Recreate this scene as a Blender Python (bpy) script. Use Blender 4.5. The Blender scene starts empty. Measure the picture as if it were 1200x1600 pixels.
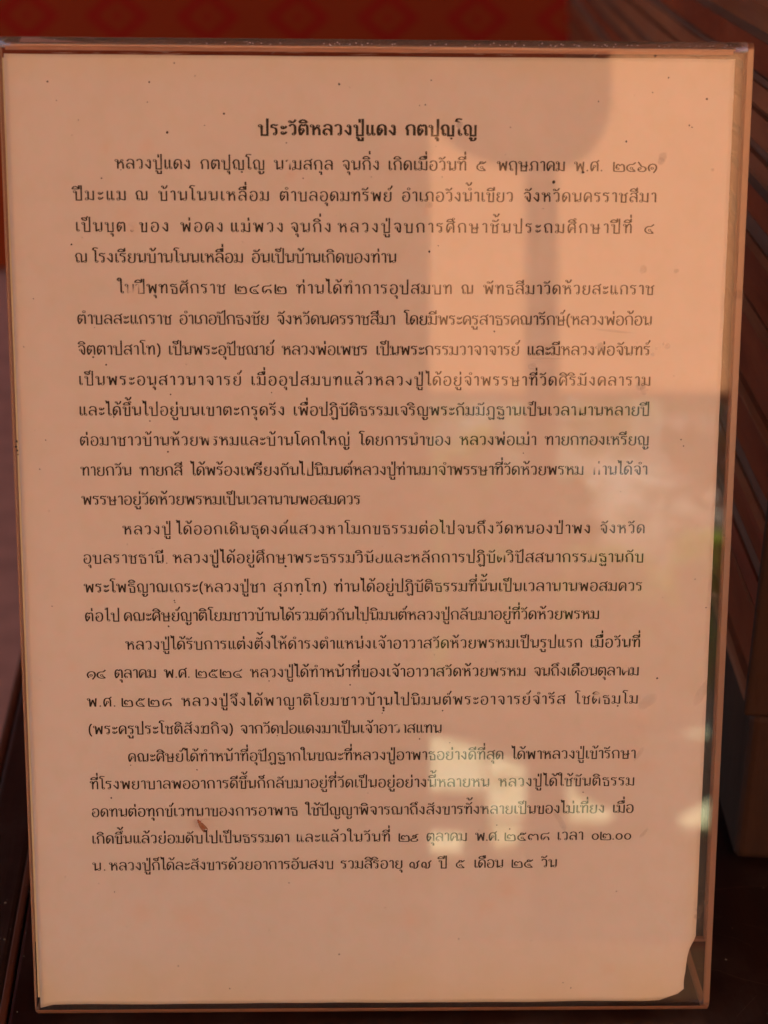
# A typed sheet in a bent clear acrylic sign holder, standing on a dark altar table under an orange awning.
import bpy, bmesh, math, random
from mathutils import Vector, Matrix, noise
random.seed(7)
scene = bpy.context.scene

# ---------------------------------------------------------------- camera, light, exposure
CAM_ROT = (1.16938474, -0.00972941, -0.02077703)
CAM_LOC = (-0.0064007, -0.3925109, 0.3428568)
LEAN = math.radians(12.5)
cam_data = bpy.data.cameras.new('camera')
cam = bpy.data.objects.new('camera', cam_data)
scene.collection.objects.link(cam)
cam.rotation_euler = CAM_ROT
cam.location = CAM_LOC
cam_data.sensor_fit = 'VERTICAL'; cam_data.sensor_height = 24.0; cam_data.sensor_width = 18.0
cam_data.lens = 36.0
cam_data.clip_start = .01; cam_data.clip_end = 400
cam_data.dof.use_dof = True
cam_data.dof.focus_distance = .478
cam_data.dof.aperture_fstop = 7.5
scene.camera = cam

SUN_EL = math.radians(56); SUN_AZ = math.radians(200)        # azimuth from +Y, clockwise
world = bpy.data.worlds.new('World'); scene.world = world; world.use_nodes = True
wn = world.node_tree.nodes; wl = world.node_tree.links
sky = wn.new('ShaderNodeTexSky'); sky.sky_type = 'NISHITA'; sky.sun_disc = False
sky.sun_elevation = SUN_EL; sky.sun_rotation = SUN_AZ; sky.dust_density = 2.5
wl.new(sky.outputs[0], wn['Background'].inputs[0]); wn['Background'].inputs[1].default_value = .15
sd = bpy.data.lights.new('sun', 'SUN'); sd.energy = 4.6; sd.angle = math.radians(.5); sd.color = (1, .95, .86)
sun = bpy.data.objects.new('sun', sd); scene.collection.objects.link(sun)
sdir = Vector((math.sin(SUN_AZ)*math.cos(SUN_EL), math.cos(SUN_AZ)*math.cos(SUN_EL), math.sin(SUN_EL)))
sun.rotation_euler = sdir.to_track_quat('Z', 'Y').to_euler()
sun.location = (0, -3, 8)
scene.view_settings.view_transform = 'Standard'; scene.view_settings.look = 'None'
scene.view_settings.exposure = 1.58; scene.view_settings.gamma = 1
scene.cycles.use_denoising = True
scene.cycles.max_bounces = 14; scene.cycles.diffuse_bounces = 5; scene.cycles.glossy_bounces = 6
scene.cycles.transmission_bounces = 12; scene.cycles.transparent_max_bounces = 24
scene.cycles.sample_clamp_indirect = 6

# ---------------------------------------------------------------- helpers
def link(o, parent=None):
    scene.collection.objects.link(o)
    if parent: o.parent = parent
    return o
def tag(o, label=None, cat=None, group=None, kind=None):
    if label: o['label'] = label
    if cat: o['category'] = cat
    if group: o['group'] = group
    if kind: o['kind'] = kind
    return o
def empty(name, loc=(0, 0, 0), rot=(0, 0, 0)):
    o = bpy.data.objects.new(name, None); o.location = loc; o.rotation_euler = rot
    o.empty_display_size = .05
    return link(o)
def mesh(name, v, f, mat, parent=None, smooth=False, mats=None, mi=None):
    me = bpy.data.meshes.new(name); me.from_pydata([tuple(q) for q in v], [], f)
    for m in (mats or [mat]): me.materials.append(m)
    if mi: me.polygons.foreach_set('material_index', mi)
    if smooth: me.polygons.foreach_set('use_smooth', [True]*len(me.polygons))
    me.update()
    return link(bpy.data.objects.new(name, me), parent)
def from_bm(name, bm, mat, parent=None, smooth=False):
    bmesh.ops.recalc_face_normals(bm, faces=bm.faces)
    me = bpy.data.meshes.new(name); bm.to_mesh(me); bm.free(); me.materials.append(mat)
    if smooth: me.polygons.foreach_set('use_smooth', [True]*len(me.polygons))
    return link(bpy.data.objects.new(name, me), parent)
def box_bm(x0, x1, y0, y1, z0, z1, bevel=0, seg=2):
    bm = bmesh.new()
    r = bmesh.ops.create_cube(bm, size=1)
    for v in r['verts']:
        v.co = Vector(((x0+x1)/2+v.co.x*(x1-x0), (y0+y1)/2+v.co.y*(y1-y0), (z0+z1)/2+v.co.z*(z1-z0)))
    if bevel: bmesh.ops.bevel(bm, geom=bm.edges[:], offset=bevel, segments=seg, affect='EDGES', profile=.5)
    return bm
def prism(name, poly, y0, y1, mat, parent=None, smooth=False):
    """outline in (x, z) drawn out along y"""
    n = len(poly)
    v = [(x, y0, z) for x, z in poly]+[(x, y1, z) for x, z in poly]
    f = [(i, (i+1) % n, n+(i+1) % n, n+i) for i in range(n)]+[tuple(range(n-1, -1, -1)), tuple(range(n, 2*n))]
    o = mesh(name, v, f, mat, parent)
    bm = bmesh.new(); bm.from_mesh(o.data); bmesh.ops.recalc_face_normals(bm, faces=bm.faces); bm.to_mesh(o.data); bm.free()
    return o

class Nodes:
    def __init__(s, name):
        s.m = bpy.data.materials.new(name); s.m.use_nodes = True
        s.n = s.m.node_tree.nodes; s.l = s.m.node_tree.links
        s.n.clear(); s.out = s.n.new('ShaderNodeOutputMaterial')
    def new(s, t, **k):
        n = s.n.new('ShaderNode'+t)
        for a, b in k.items():
            if a in n.inputs.keys(): pass
            setattr(n, a, b)
        return n
    def put(s, n, i, val):
        if hasattr(val, 'links') or isinstance(val, bpy.types.NodeSocket): s.l.new(val, n.inputs[i])
        else: n.inputs[i].default_value = val
    def coord(s, kind='Object', scale=(1, 1, 1), loc=(0, 0, 0)):
        c = s.new('TexCoord'); m = s.new('Mapping'); m.inputs['Scale'].default_value = scale; m.inputs['Location'].default_value = loc
        s.l.new(c.outputs[kind], m.inputs[0]); return m.outputs[0]
    def noise(s, vec, scale, detail=3, rough=.5, dist=0):
        n = s.new('TexNoise'); s.put(n, 'Vector', vec); n.inputs['Scale'].default_value = scale
        n.inputs['Detail'].default_value = detail; n.inputs['Roughness'].default_value = rough; n.inputs['Distortion'].default_value = dist
        return n.outputs['Fac']
    def ramp(s, fac, stops):
        r = s.new('ValToRGB'); e = r.color_ramp.elements
        while len(e) < len(stops): e.new(.5)
        for i, (p, c) in enumerate(stops): e[i].position = p; e[i].color = c if len(c) == 4 else (*c, 1)
        s.put(r, 0, fac); return r.outputs[0]
    def mixc(s, fac, a, b, mode='MIX'):
        m = s.new('Mix', data_type='RGBA', blend_type=mode)
        s.put(m, 0, fac); s.put(m, 6, a if not isinstance(a, tuple) or len(a) == 4 else (*a, 1)); s.put(m, 7, b if not isinstance(b, tuple) or len(b) == 4 else (*b, 1))
        return m.outputs[2]
    def math(s, op, a, b=0., c=0.):
        m = s.new('Math', operation=op); s.put(m, 0, a); s.put(m, 1, b); s.put(m, 2, c); return m.outputs[0]
    def bump(s, h, strength, dist):
        b = s.new('Bump'); s.put(b, 'Height', h); b.inputs['Strength'].default_value = strength; b.inputs['Distance'].default_value = dist
        return b.outputs[0]
    def surf(s, sh): s.l.new(sh, s.out.inputs[0]); return s.m
    def principled(s, col, rough=.5, normal=None, **k):
        p = s.new('BsdfPrincipled')
        s.put(p, 'Base Color', col if not isinstance(col, tuple) or len(col) == 4 else (*col, 1)); s.put(p, 'Roughness', rough)
        if normal: s.put(p, 'Normal', normal)
        for a, b in k.items(): s.put(p, a.replace('_', ' '), b)
        return p.outputs[0]
    def mixs(s, fac, a, b):
        m = s.new('MixShader'); s.put(m, 0, fac); s.l.new(a, m.inputs[1]); s.l.new(b, m.inputs[2]); return m.outputs[0]

# ---------------------------------------------------------------- materials
def thin_acrylic():
    """one face of a clear sheet: Fresnel mirror over straight-through light, with fine smears"""
    s = Nodes('clear_acrylic'); co = s.coord()
    geo = s.new('NewGeometry')
    ior = s.math('ADD', s.math('MULTIPLY', geo.outputs['Backfacing'], 1/1.44-1.44), 1.44)
    fr = s.new('Fresnel'); s.put(fr, 'IOR', ior)
    smear = s.noise(s.coord(scale=(60, 25, 25)), 1.3, 4, .6)
    rough = s.math('MULTIPLY', s.math('POWER', smear, 2.0), .05)
    gl = s.new('BsdfGlossy'); s.put(gl, 'Roughness', rough); gl.inputs['Color'].default_value = (1, 1, 1, 1)
    b = s.bump(s.noise(co, 9, 1), .05, .001); s.put(gl, 'Normal', b)
    tr = s.new('BsdfTransparent'); tr.inputs[0].default_value = (.985, .985, .975, 1)
    dust = s.new('BsdfDiffuse'); dust.inputs[0].default_value = (.60, .44, .36, 1)
    dn = s.ramp(s.noise(s.coord(scale=(1, 1, 1)), 55, 5, .7), [(.3, (.004, .004, .004)), (.75, (.022, .022, .022))])
    return s.surf(s.mixs(fr.outputs[0], s.mixs(dn, tr.outputs[0], dust.outputs[0]), gl.outputs[0]))
def glass(name, col, rough):
    s = Nodes(name); g = s.new('BsdfGlass'); g.inputs['Color'].default_value = (*col, 1); g.inputs['IOR'].default_value = 1.49
    n = s.noise(s.coord(scale=(.35, 8, 8)), 120, 3); s.put(g, 'Roughness', s.math('MULTIPLY', n, rough))
    s.put(g, 'Normal', s.bump(s.noise(s.coord(scale=(.2, 3, 3)), 90, 2), .25, .0006))
    df = s.new('BsdfDiffuse'); df.inputs[0].default_value = (.62, .44, .36, 1)
    return s.surf(s.mixs(.13, g.outputs[0], df.outputs[0]))
def edge_and_fold_light():
    s = Nodes('sawn_edge_and_fold_light'); co = s.coord(scale=(200, 40, 40))
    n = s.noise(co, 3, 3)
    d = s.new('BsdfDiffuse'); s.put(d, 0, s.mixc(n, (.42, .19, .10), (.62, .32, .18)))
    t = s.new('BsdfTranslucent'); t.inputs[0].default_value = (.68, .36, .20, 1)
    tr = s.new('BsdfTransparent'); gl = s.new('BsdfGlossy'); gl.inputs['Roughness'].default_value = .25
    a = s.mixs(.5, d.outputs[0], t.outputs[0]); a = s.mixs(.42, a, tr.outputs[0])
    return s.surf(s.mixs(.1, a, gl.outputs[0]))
def paper_mat():
    s = Nodes('aged_paper'); co = s.coord()
    fib = s.noise(co, 1400, 3, .7); mott = s.noise(co, 18, 4, .55); big = s.noise(co, 5, 2)
    base = s.mixc(mott, (.745, .705, .65), (.815, .78, .73))
    base = s.mixc(s.math('MULTIPLY', fib, .12), base, (.55, .42, .31))
    base = s.mixc(s.math('MULTIPLY', big, .35), base, (.80, .655, .50))
    ch = s.noise(co, 330, 2, .6, .5); base = s.mixc(s.math('MULTIPLY', s.ramp(ch, [(.35, (0, 0, 0)), (.65, (1, 1, 1))]), .30), base, (.86, .66, .60))
    ch2 = s.noise(s.coord(loc=(3, 1, 2)), 190, 2, .6); base = s.mixc(s.math('MULTIPLY', s.ramp(ch2, [(.45, (0, 0, 0)), (.7, (1, 1, 1))]), .25), base, (.72, .66, .50))
    at = s.new('Attribute', attribute_name='stain'); st = s.mixc(at.outputs['Fac'], base, (.82, .58, .44))
    ag = s.new('Attribute', attribute_name='tide'); st = s.mixc(ag.outputs['Fac'], st, (.76, .62, .37))
    nb = s.bump(s.noise(co, 900, 4, .65), .22, .0001)
    return s.surf(s.principled(st, .82, nb, Specular_IOR_Level=.25))
def ink_mat():
    s = Nodes('black_toner'); co = s.coord()
    n = s.noise(co, 2600, 2, .7)
    p = s.principled(s.ramp(n, [(.35, (.008, .0035, .0018)), (.8, (.022, .010, .005))]), .55)
    tr = s.new('BsdfTransparent'); at = s.new('Attribute', attribute_name='lift')
    wear = s.math('MAXIMUM', at.outputs['Fac'], s.ramp(s.noise(co, 3200, 2, .8), [(.66, (0, 0, 0)), (.85, (.5, .5, .5))]))
    return s.surf(s.mixs(wear, p, tr.outputs[0]))
def wood(name, dark, light, rough, grain=(6, 1, 6), scale=9, bump=.15, coat=.3, dirt=.0):
    s = Nodes(name); co = s.coord(scale=grain)
    g = s.noise(co, scale, 6, .6, .8); f = s.noise(s.coord(scale=(grain[0]*6, grain[1]*2, grain[2]*6)), scale*3, 3)
    c = s.mixc(s.ramp(g, [(.3, (0, 0, 0)), (.72, (1, 1, 1))]), dark, light)
    c = s.mixc(s.math('MULTIPLY', f, .45), c, tuple(q*.45 for q in dark))
    d = s.noise(s.coord(), 14, 5, .7)
    c = s.mixc(s.math('MULTIPLY', s.ramp(d, [(.5, (0, 0, 0)), (.8, (1, 1, 1))]), dirt), c, (.16, .12, .10))
    r = s.math('ADD', s.math('MULTIPLY', s.noise(s.coord(), 30, 4), .25), rough)
    return s.surf(s.principled(c, r, s.bump(s.math('ADD', g, f), bump, .0008), Coat_Weight=coat, Coat_Roughness=.22, Specular_IOR_Level=.3))
def plain(name, col, rough=.8, var=.25, scale=20, **k):
    s = Nodes(name); n = s.noise(s.coord(), scale, 4)
    c = s.mixc(n, tuple(q*(1-var) for q in col), tuple(min(1, q*(1+var)) for q in col))
    return s.surf(s.principled(c, rough, **k))
def brocade():
    s = Nodes('red_gold_brocade')
    P = .141
    tc = s.new('TexCoord'); sp = s.new('SeparateXYZ'); s.l.new(tc.outputs['Object'], sp.inputs[0])
    def cell(v, per, off):
        return s.math('ABSOLUTE', s.math('SUBTRACT', s.math('FRACT', s.math('ADD', s.math('DIVIDE', v, per), off)), .5))
    X, Z = sp.outputs['X'], sp.outputs['Z']
    u = cell(X, P, .117); w = cell(Z, .118, .533)             # 0 at a motif's middle
    u = s.math('SUBTRACT', .5, s.math('ABSOLUTE', s.math('SUBTRACT', .5, u))); d = s.math('ADD', u, w)
    lat = s.ramp(s.math('ABSOLUTE', s.math('SUBTRACT', d, .29)), [(.0, (1, 1, 1)), (.055, (.9, .9, .9)), (.11, (0, 0, 0))])
    lat2 = s.ramp(s.math('ABSOLUTE', s.math('SUBTRACT', d, .52)), [(.0, (.35, .35, .35)), (.05, (0, 0, 0))])
    core = s.ramp(d, [(.05, (.8, .8, .8)), (.10, (0, 0, 0))])
    u3 = cell(X, P/7, 0.); w3 = cell(Z, .118/7, 0.)
    tiny = s.ramp(s.math('MULTIPLY', u3, w3), [(.03, (.2, .2, .2)), (.12, (0, 0, 0))])
    red = s.math('MAXIMUM', s.math('MAXIMUM', lat, lat2), s.math('MAXIMUM', core, tiny))
    fig = s.math('SUBTRACT', 1., red)
    c = s.mixc(fig, (.20, .002, .0005), (.185, .024, .002))
    sheen = s.noise(s.coord(scale=(3, 3, 1)), 3, 2)
    c = s.mixc(s.math('MULTIPLY', sheen, .25), c, (.15, .008, .002))
    return s.surf(s.principled(c, .85, s.bump(fig, .3, .001), Specular_IOR_Level=.15))
def cloth_translucent():
    s = Nodes('orange_awning_cloth'); co = s.coord()
    n = s.noise(co, 2.2, 4); wv = s.noise(s.coord(scale=(1, 14, 1)), 60, 2)
    c = s.mixc(n, (.74, .32, .13), (.80, .37, .165)); c = s.mixc(s.math('MULTIPLY', wv, .2), c, (.68, .24, .07))
    t = s.new('BsdfTranslucent'); s.put(t, 0, c); d = s.new('BsdfDiffuse'); s.put(d, 0, c)
    return s.surf(s.mixs(.3, t.outputs[0], d.outputs[0]))
def leaf(name, a, b):
    s = Nodes(name); oi = s.noise(s.coord(), 3.5, 3)
    c = s.mixc(oi, a, b); d = s.principled(c, .5); t = s.new('BsdfTranslucent'); s.put(t, 0, s.mixc(.5, c, (b[0]*1.8, b[1]*2.0, b[2])))
    return s.surf(s.mixs(.4, d, t.outputs[0]))

M_ACR = thin_acrylic(); M_BEND = glass('bent_acrylic', (1, .99, .98), .10); M_EDGE = edge_and_fold_light(); M_FOLD = M_ACR
M_PAPER = paper_mat(); M_INK = ink_mat()
M_TABLE = wood('dark_lacquered_teak', (.008, .0025, .0018), (.022, .006, .0035), .20, (5, 1, 5), 8, .12, .5, .25)
M_TABLE2 = wood('black_brown_board', (.020, .012, .010), (.050, .026, .018), .34, (8, 1, 8), 10, .2, .3, .3)
M_ARRIS = plain('lit_orange_arris', (.10, .030, .012), .5, .4, 70)  # light on the rounded table edges, painted in as orange
M_ALTAR = wood('red_brown_varnish', (.15, .027, .008), (.28, .060, .018), .4, (7, 1, 7), 7, .18, .12, .10)
M_ALTAR_EDGE = wood('rubbed_moulding_edge', (.20, .058, .021), (.36, .13, .056), .45, (7, 1, 7), 7, .18, .1, .3)
M_ALTAR_GREY = wood('dusty_moulding_hollow', (.11, .042, .022), (.19, .085, .05), .65, (7, 1, 7), 7, .18, 0, .5)
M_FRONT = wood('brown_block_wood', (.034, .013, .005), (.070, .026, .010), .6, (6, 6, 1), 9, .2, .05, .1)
M_BROC = brocade()
M_FLOOR = plain('pink_brown_carpet', (.50, .22, .16), .95, .4, 26)
M_AWN = cloth_translucent()
M_DARKWOOD = wood('shaded_dark_timber', (.020, .010, .006), (.045, .022, .012), .6, (5, 5, 1), 3, .2, 0)
M_SPECK = plain('fly_speck', (.012, .006, .004), .6)

# ---------------------------------------------------------------- the room: floor, cloth-hung wall, added roof, lawn
FLOOR_Z = -.30; LAWN_Z = -.90
lawn_m = plain('brown_yard_earth', (.040, .026, .016), .95, .6, 2.2, Specular_IOR_Level=.05)
v = []; f = []
N = 24
for j in range(N+1):
    for i in range(N+1):
        x = -60+120*i/N; y = -75+150*j/N; v.append((x, y, LAWN_Z-.02+.015*noise.noise((x*.3, y*.3, 0))))
for j in range(N):
    for i in range(N): a = j*(N+1)+i; f.append((a, a+1, a+N+2, a+N+1))
tag(mesh('ground', v, f, lawn_m), kind='structure')
tag(from_bm('floor', box_bm(-3.2, 3.2, -1.35, 2.4, LAWN_Z, FLOOR_Z, .01), M_FLOOR), kind='structure')

# red brocade hung in soft folds on the wall behind the table
v = []; f = []; nx, nz = 240, 30
for j in range(nz+1):
    for i in range(nx+1):
        x = -2.6+5.2*i/nx; z = FLOOR_Z+.012+2.0*j/nz
        v.append((x, 2.13+.0035*math.sin(x*5+.6*math.sin(x*3))+.004*noise.noise((x*5, z*2, 1)), z))
for j in range(nz):
    for i in range(nx): a = j*(nx+1)+i; f.append((a, a+1, a+nx+2, a+nx+1))
br = mesh('brocade_hanging', v, f, M_BROC, None, True)
tag(br, 'red and gold diamond patterned brocade hung on the wall behind the sign', 'wall hanging')
tag(from_bm('wall', box_bm(-3.2, 3.2, 2.2, 2.32, FLOOR_Z, 2.25), M_DARKWOOD), kind='structure')
roof = empty('shading_roof', (0, 0, 1.9)); tag(roof, 'unseen dark plank roof added over the table to block light', 'roof')
for k in range(17):  # roof is out of view, added to cut awning light and stop direct sun
    from_bm('plank', box_bm(-3.2+.378*k, -3.2+.378*k+.3775, -1.78, 2.18, 0, .025, .004, 1), M_DARKWOOD, roof)
for yy in (-1.7, .2, 2.0): from_bm('rafter', box_bm(-3.2, 3.2, yy-.04, yy+.04, -.10, -.004, .006, 1), M_DARKWOOD, roof)

# translucent orange awning sloping down from the eave
aw = empty('orange_awning', (0, -1.8, 1.82)); tag(aw, 'sunlit orange cloth awning sloping down from the pavilion eave', 'awning')
v = []; f = []; nx, ny = 60, 30
AX0, AX1 = -3.2, 3.4
for j in range(ny+1):
    for i in range(nx+1):
        x = AX0+(AX1-AX0)*i/nx; t = j/ny
        y = -3.2*t; z = -1.05*t-.10*math.sin(math.pi*t)*(.6+.4*math.sin(x*2.1))+.006*noise.noise((x*2, t*6, 3))
        v.append((x, y, z))
for j in range(ny):
    for i in range(nx): a = j*(nx+1)+i; f.append((a, a+nx+1, a+nx+2, a+1))
mesh('cloth', v, f, M_AWN, aw, True)
bar = from_bm('hem_pole', box_bm(AX0, AX1, -3.235, -3.205, -1.075, -1.045, .012, 2), M_DARKWOOD, aw)

# the post that carries the awning, with its flared round-shouldered bracket
M_POST = plain('grey_weathered_post', (.10, .07, .055), .8, .3, 12)
post = empty('awning_post', (.384, -2.6, LAWN_Z)); tag(post, 'grey timber post with a flared bracket under the awning', 'post')
from_bm('shaft', box_bm(-.031, .031, -.031, .031, 0, 1.88, .006), M_POST, post)
prof = [(-.031, 1.862), (-.085, 1.872), (-.135, 1.888), (-.175, 1.912), (-.205, 1.94), (-.24, 1.99), (-.24, 2.26), (.135, 2.26), (.137, 1.98), (.130, 1.935), (.11, 1.898), (.075, 1.876), (.031, 1.862)]
prism('bracket', prof, -.05, .05, M_POST, post)
# dark plank screen standing at the edge of the platform
scr = empty('plank_screen', (0, -1.3, FLOOR_Z)); tag(scr, 'tall dark timber screen standing at the platform edge', 'screen')
SX = .087
for k in range(7):
    from_bm('plank', box_bm(SX-.20*(k+1)+.001, SX-.20*k-(.031 if k == 0 else 0), -.015, .015, 0, 1.20, .003, 1), M_DARKWOOD, scr)
from_bm('backing_board', box_bm(SX-1.4, SX-.01, -.030, -.016, 0, 1.18), M_DARKWOOD, scr)
from_bm('stile', box_bm(SX-.03, SX, -.03, .03, 0, 1.22, .005), M_DARKWOOD, scr)

# patches of sunlight on the yard, built as pale plates, one by one
def sun_patch_mat():
    s = Nodes('dappled_sun_patch'); n = s.noise(s.coord(scale=(1, .6, 1)), 4.5, 4, .6)  # dappling of the sunlight is painted into this colour
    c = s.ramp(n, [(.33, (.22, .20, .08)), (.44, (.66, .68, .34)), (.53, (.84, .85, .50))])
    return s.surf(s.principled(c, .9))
SUN_PATCH_A = [(0.46, -8.77), (0.77, -8.43), (0.61, -6.53), (0.34, -6.54)]
SUN_PATCH_A2 = [(0.29, -5.44), (0.44, -5.44), (0.40, -5.02), (0.27, -5.05)]
SUN_PATCH_B = [(0.76, -8.12), (0.92, -7.18), (0.75, -5.81), (0.57, -5.82)]
SUN_PATCH_B2 = [(0.56, -5.66), (0.68, -5.66), (0.61, -5.14), (0.53, -5.10)]
SUN_PATCH_C = [(1.05, -6.94), (1.02, -6.33), (1.10, -5.88), (1.02, -5.65), (0.88, -5.65)]
SUN_PATCH_D = [(1.34, -5.80), (1.61, -6.31), (1.43, -5.53), (1.33, -5.57)]
SUN_PATCH_C2 = [(1.75, -8.74), (1.98, -8.74), (2.45, -9.90), (2.17, -8.73)]
SUN_PATCH_E = [(0.22, -9.53), (0.29, -9.53), (0.25, -8.28), (0.19, -8.28)]
M_SUN_PATCH = sun_patch_mat()
def sun_patch(poly, label):
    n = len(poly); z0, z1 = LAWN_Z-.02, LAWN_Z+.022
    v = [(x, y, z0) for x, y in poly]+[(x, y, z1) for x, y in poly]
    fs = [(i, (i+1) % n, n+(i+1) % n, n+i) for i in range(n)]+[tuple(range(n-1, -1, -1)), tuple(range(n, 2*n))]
    o = mesh('sun_patch_plate', v, fs, M_SUN_PATCH)
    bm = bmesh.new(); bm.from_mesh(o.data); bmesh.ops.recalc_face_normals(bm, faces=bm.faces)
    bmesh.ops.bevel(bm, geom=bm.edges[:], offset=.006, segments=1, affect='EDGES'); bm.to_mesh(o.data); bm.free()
    tag(o, label, 'sun_patch', 'sun patches laid as pale plates in the yard')
sun_patch(SUN_PATCH_A, 'long pale plate as a sun patch in the yard, leftmost of the big ones')
sun_patch(SUN_PATCH_A2, 'small pale plate as a sun patch nearest the platform beside the screen')
sun_patch(SUN_PATCH_B, 'wide pale plate as a sun patch, slanting far edge, right of the long one')
sun_patch(SUN_PATCH_B2, 'small square pale plate as a sun patch in front of the slanting one')
sun_patch(SUN_PATCH_C, 'pointed pale plate as a sun patch, alone right of the awning post')
sun_patch(SUN_PATCH_D, 'sharp pale wedge as a sun patch farthest to the right')
sun_patch(SUN_PATCH_C2, 'broken pale plate as a sun patch out near the shrubs on the right')
sun_patch(SUN_PATCH_E, 'narrow pale strip as a sun patch out near the shrubs by the screen')

# shrubs and trees beyond the yard
M_L1 = leaf('dark_leaf', (.020, .045, .010), (.050, .095, .022)); M_L2 = leaf('lime_leaf', (.13, .26, .012), (.26, .40, .03))
M_BARK = plain('bark', (.09, .06, .04), .9, .4, 30)
def tree(name, x, y, h, r, n, mat, label, cat, low=.0, leafsize=.09, group=None):
    root = empty(name, (x, y, LAWN_Z-.02)); tag(root, label, cat, group)
    rnd = random.Random(int(x*100+y*31))
    v = []; f = []
    def limb(p, q, r0, r1):
        d = (q-p).normalized(); a = d.orthogonal().normalized(); b = d.cross(a); k = len(v)
        for c, rr in ((p, r0), (q, r1)):
            for m in range(7): th = m/7*2*math.pi; v.append(c+a*(rr*math.cos(th))+b*(rr*math.sin(th)))
        for m in range(7): f.append((k+m, k+(m+1) % 7, k+7+(m+1) % 7, k+7+m))
    top = Vector((rnd.uniform(-.1, .1), 0, h*.62)); limb(Vector((0, 0, 0)), top*.5, .05*h/3, .04*h/3); limb(top*.5, top, .04*h/3, .025*h/3)
    blobs = []
    for k in range(14):
        th = rnd.uniform(0, 6.28); rr = r*rnd.uniform(.25, .8); zz = h*rnd.uniform(low+.18, .92)
        c = Vector((rr*math.cos(th), rr*math.sin(th)*.8, zz)); blobs.append((c, r*rnd.uniform(.28, .5)))
        limb(top*rnd.uniform(.45, 1), c, .015*h/3, .006*h/3)
    mesh('trunk', v, f, M_BARK, root, True)
    v = []; f = []
    for k in range(n):
        c, br_ = blobs[rnd.randrange(len(blobs))]
        d = Vector((rnd.gauss(0, 1), rnd.gauss(0, 1), rnd.gauss(0, 1))).normalized()*br_*rnd.uniform(.5, 1.05)
        p = c+d
        if p.z < .05: p.z = .05+rnd.random()*.2
        a = Vector((rnd.uniform(-1, 1), rnd.uniform(-1, 1), rnd.uniform(-.6, .6))).normalized()*leafsize*rnd.uniform(.6, 1.3)
        b = a.orthogonal().normalized()*leafsize*.42; k0 = len(v)
        v += [p-a, p-b, p+a, p+b]; f.append((k0, k0+1, k0+2, k0+3))
    mesh('crown', v, f, mat, root)
tree('shrub', 1.15, -10.2, 1.7, .75, 2600, M_L1, 'dark rounded shrub at the far side of the yard behind the sun patches', 'shrub')
tree('shrub', 2.15, -9.8, 1.25, .45, 1700, M_L2, 'yellow green low shrub on the right of the yard', 'shrub')
tree('shrub', .66, -8.6, 1.95, .17, 900, M_L2, 'slim lime green bush beside the dark rounded shrub', 'shrub', .3)
tree('shrub', .80, -9.4, 1.15, .28, 1100, M_L2, 'small lime green bush low in front of the dark rounded shrub', 'shrub', .1)
tree('shrub', 1.62, -9.3, 1.2, .24, 900, M_L2, 'lime green bush between the dark rounded shrub and the right shrub', 'shrub', .1)
tree('tree', 4.3, -14, 4.2, 1.7, 4200, M_L1, 'broad dark tree beyond the yard on the right', 'tree')
tree('tree', .4, -15, 4.6, 1.8, 4200, M_L1, 'broad dark tree beyond the yard behind the screen', 'tree')
tree('tree', -3.4, -14, 4.4, 1.9, 3600, M_L1, 'leafy tree far left beyond the yard', 'tree')
tree('tree', 7.6, -13, 4.6, 2.0, 3600, M_L1, 'leafy tree far right beyond the yard', 'tree')
tree('tree', 1.9, -19, 5.0, 2.2, 4200, M_L2, 'lighter green tree farthest back between the dark ones', 'tree')

# ---------------------------------------------------------------- the low table under the sign
tbl = empty('low_table', (0, 0, 0), (0, 0, math.radians(4.85))); tag(tbl, 'low dark lacquered wooden table under the sign and the altar', 'table')
GX = -.1162
from_bm('top_board', box_bm(GX+.0012, .80, -.10, 1.5, -.028, 0, .0012, 2), M_TABLE, tbl)
from_bm('border_board', box_bm(GX-.0185, GX-.0022, -.10, 1.5, -.028, -.0004, .002, 3), M_TABLE2, tbl)
from_bm('lit_arris', box_bm(GX-.0022, GX+.0003, -.10, 1.5, -.020, -.0002, .0006, 2), M_ARRIS, tbl)
from_bm('lit_arris', box_bm(GX-.0232, GX-.0187, -.10, 1.5, -.024, -.0016, .0016, 3), M_ARRIS, tbl)
from_bm('apron', box_bm(GX-.008, .78, -.08, -.06, -.10, -.029), M_TABLE, tbl)
for (lx, ly) in ((GX, -.08), (.74, -.08), (GX, 1.42), (.74, 1.42)):
    from_bm('leg', box_bm(lx, lx+.04, ly, ly+.04, FLOOR_Z+.001, -.029, .004), M_TABLE2, tbl)
# droplets of candle wax and grit on the table
def bead_mesh(r):
    bm = bmesh.new(); bmesh.ops.create_icosphere(bm, subdivisions=2, radius=r)
    for q in bm.verts: q.co.z *= .45
    return bm
M_WAX = plain('glassy_drop', (.55, .5, .42), .05, .1, 40, Transmission_Weight=.6)
v = []; f = []
for k in range(46):
    x = random.uniform(-.138, -.106) if k < 22 else random.uniform(.115, .2); y = random.uniform(-.004, .075) if k < 22 else random.uniform(-.01, .07)
    r = random.choice((.00018, .00025, .0004)); b = len(v)
    bm = bead_mesh(r); vs = list(bm.verts)
    for i, q in enumerate(vs): q.index = i; v.append((x+q.co.x, y+q.co.y*.7, .0001+q.co.z))
    for q in bm.faces: f.append(tuple(b+w.index for w in q.verts))
    bm.free()
tag(mesh('wax_drops', v, f, M_WAX, None, True), 'tiny glinting drops of wax and grit scattered on the dark table', 'drops', kind='stuff')
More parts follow.
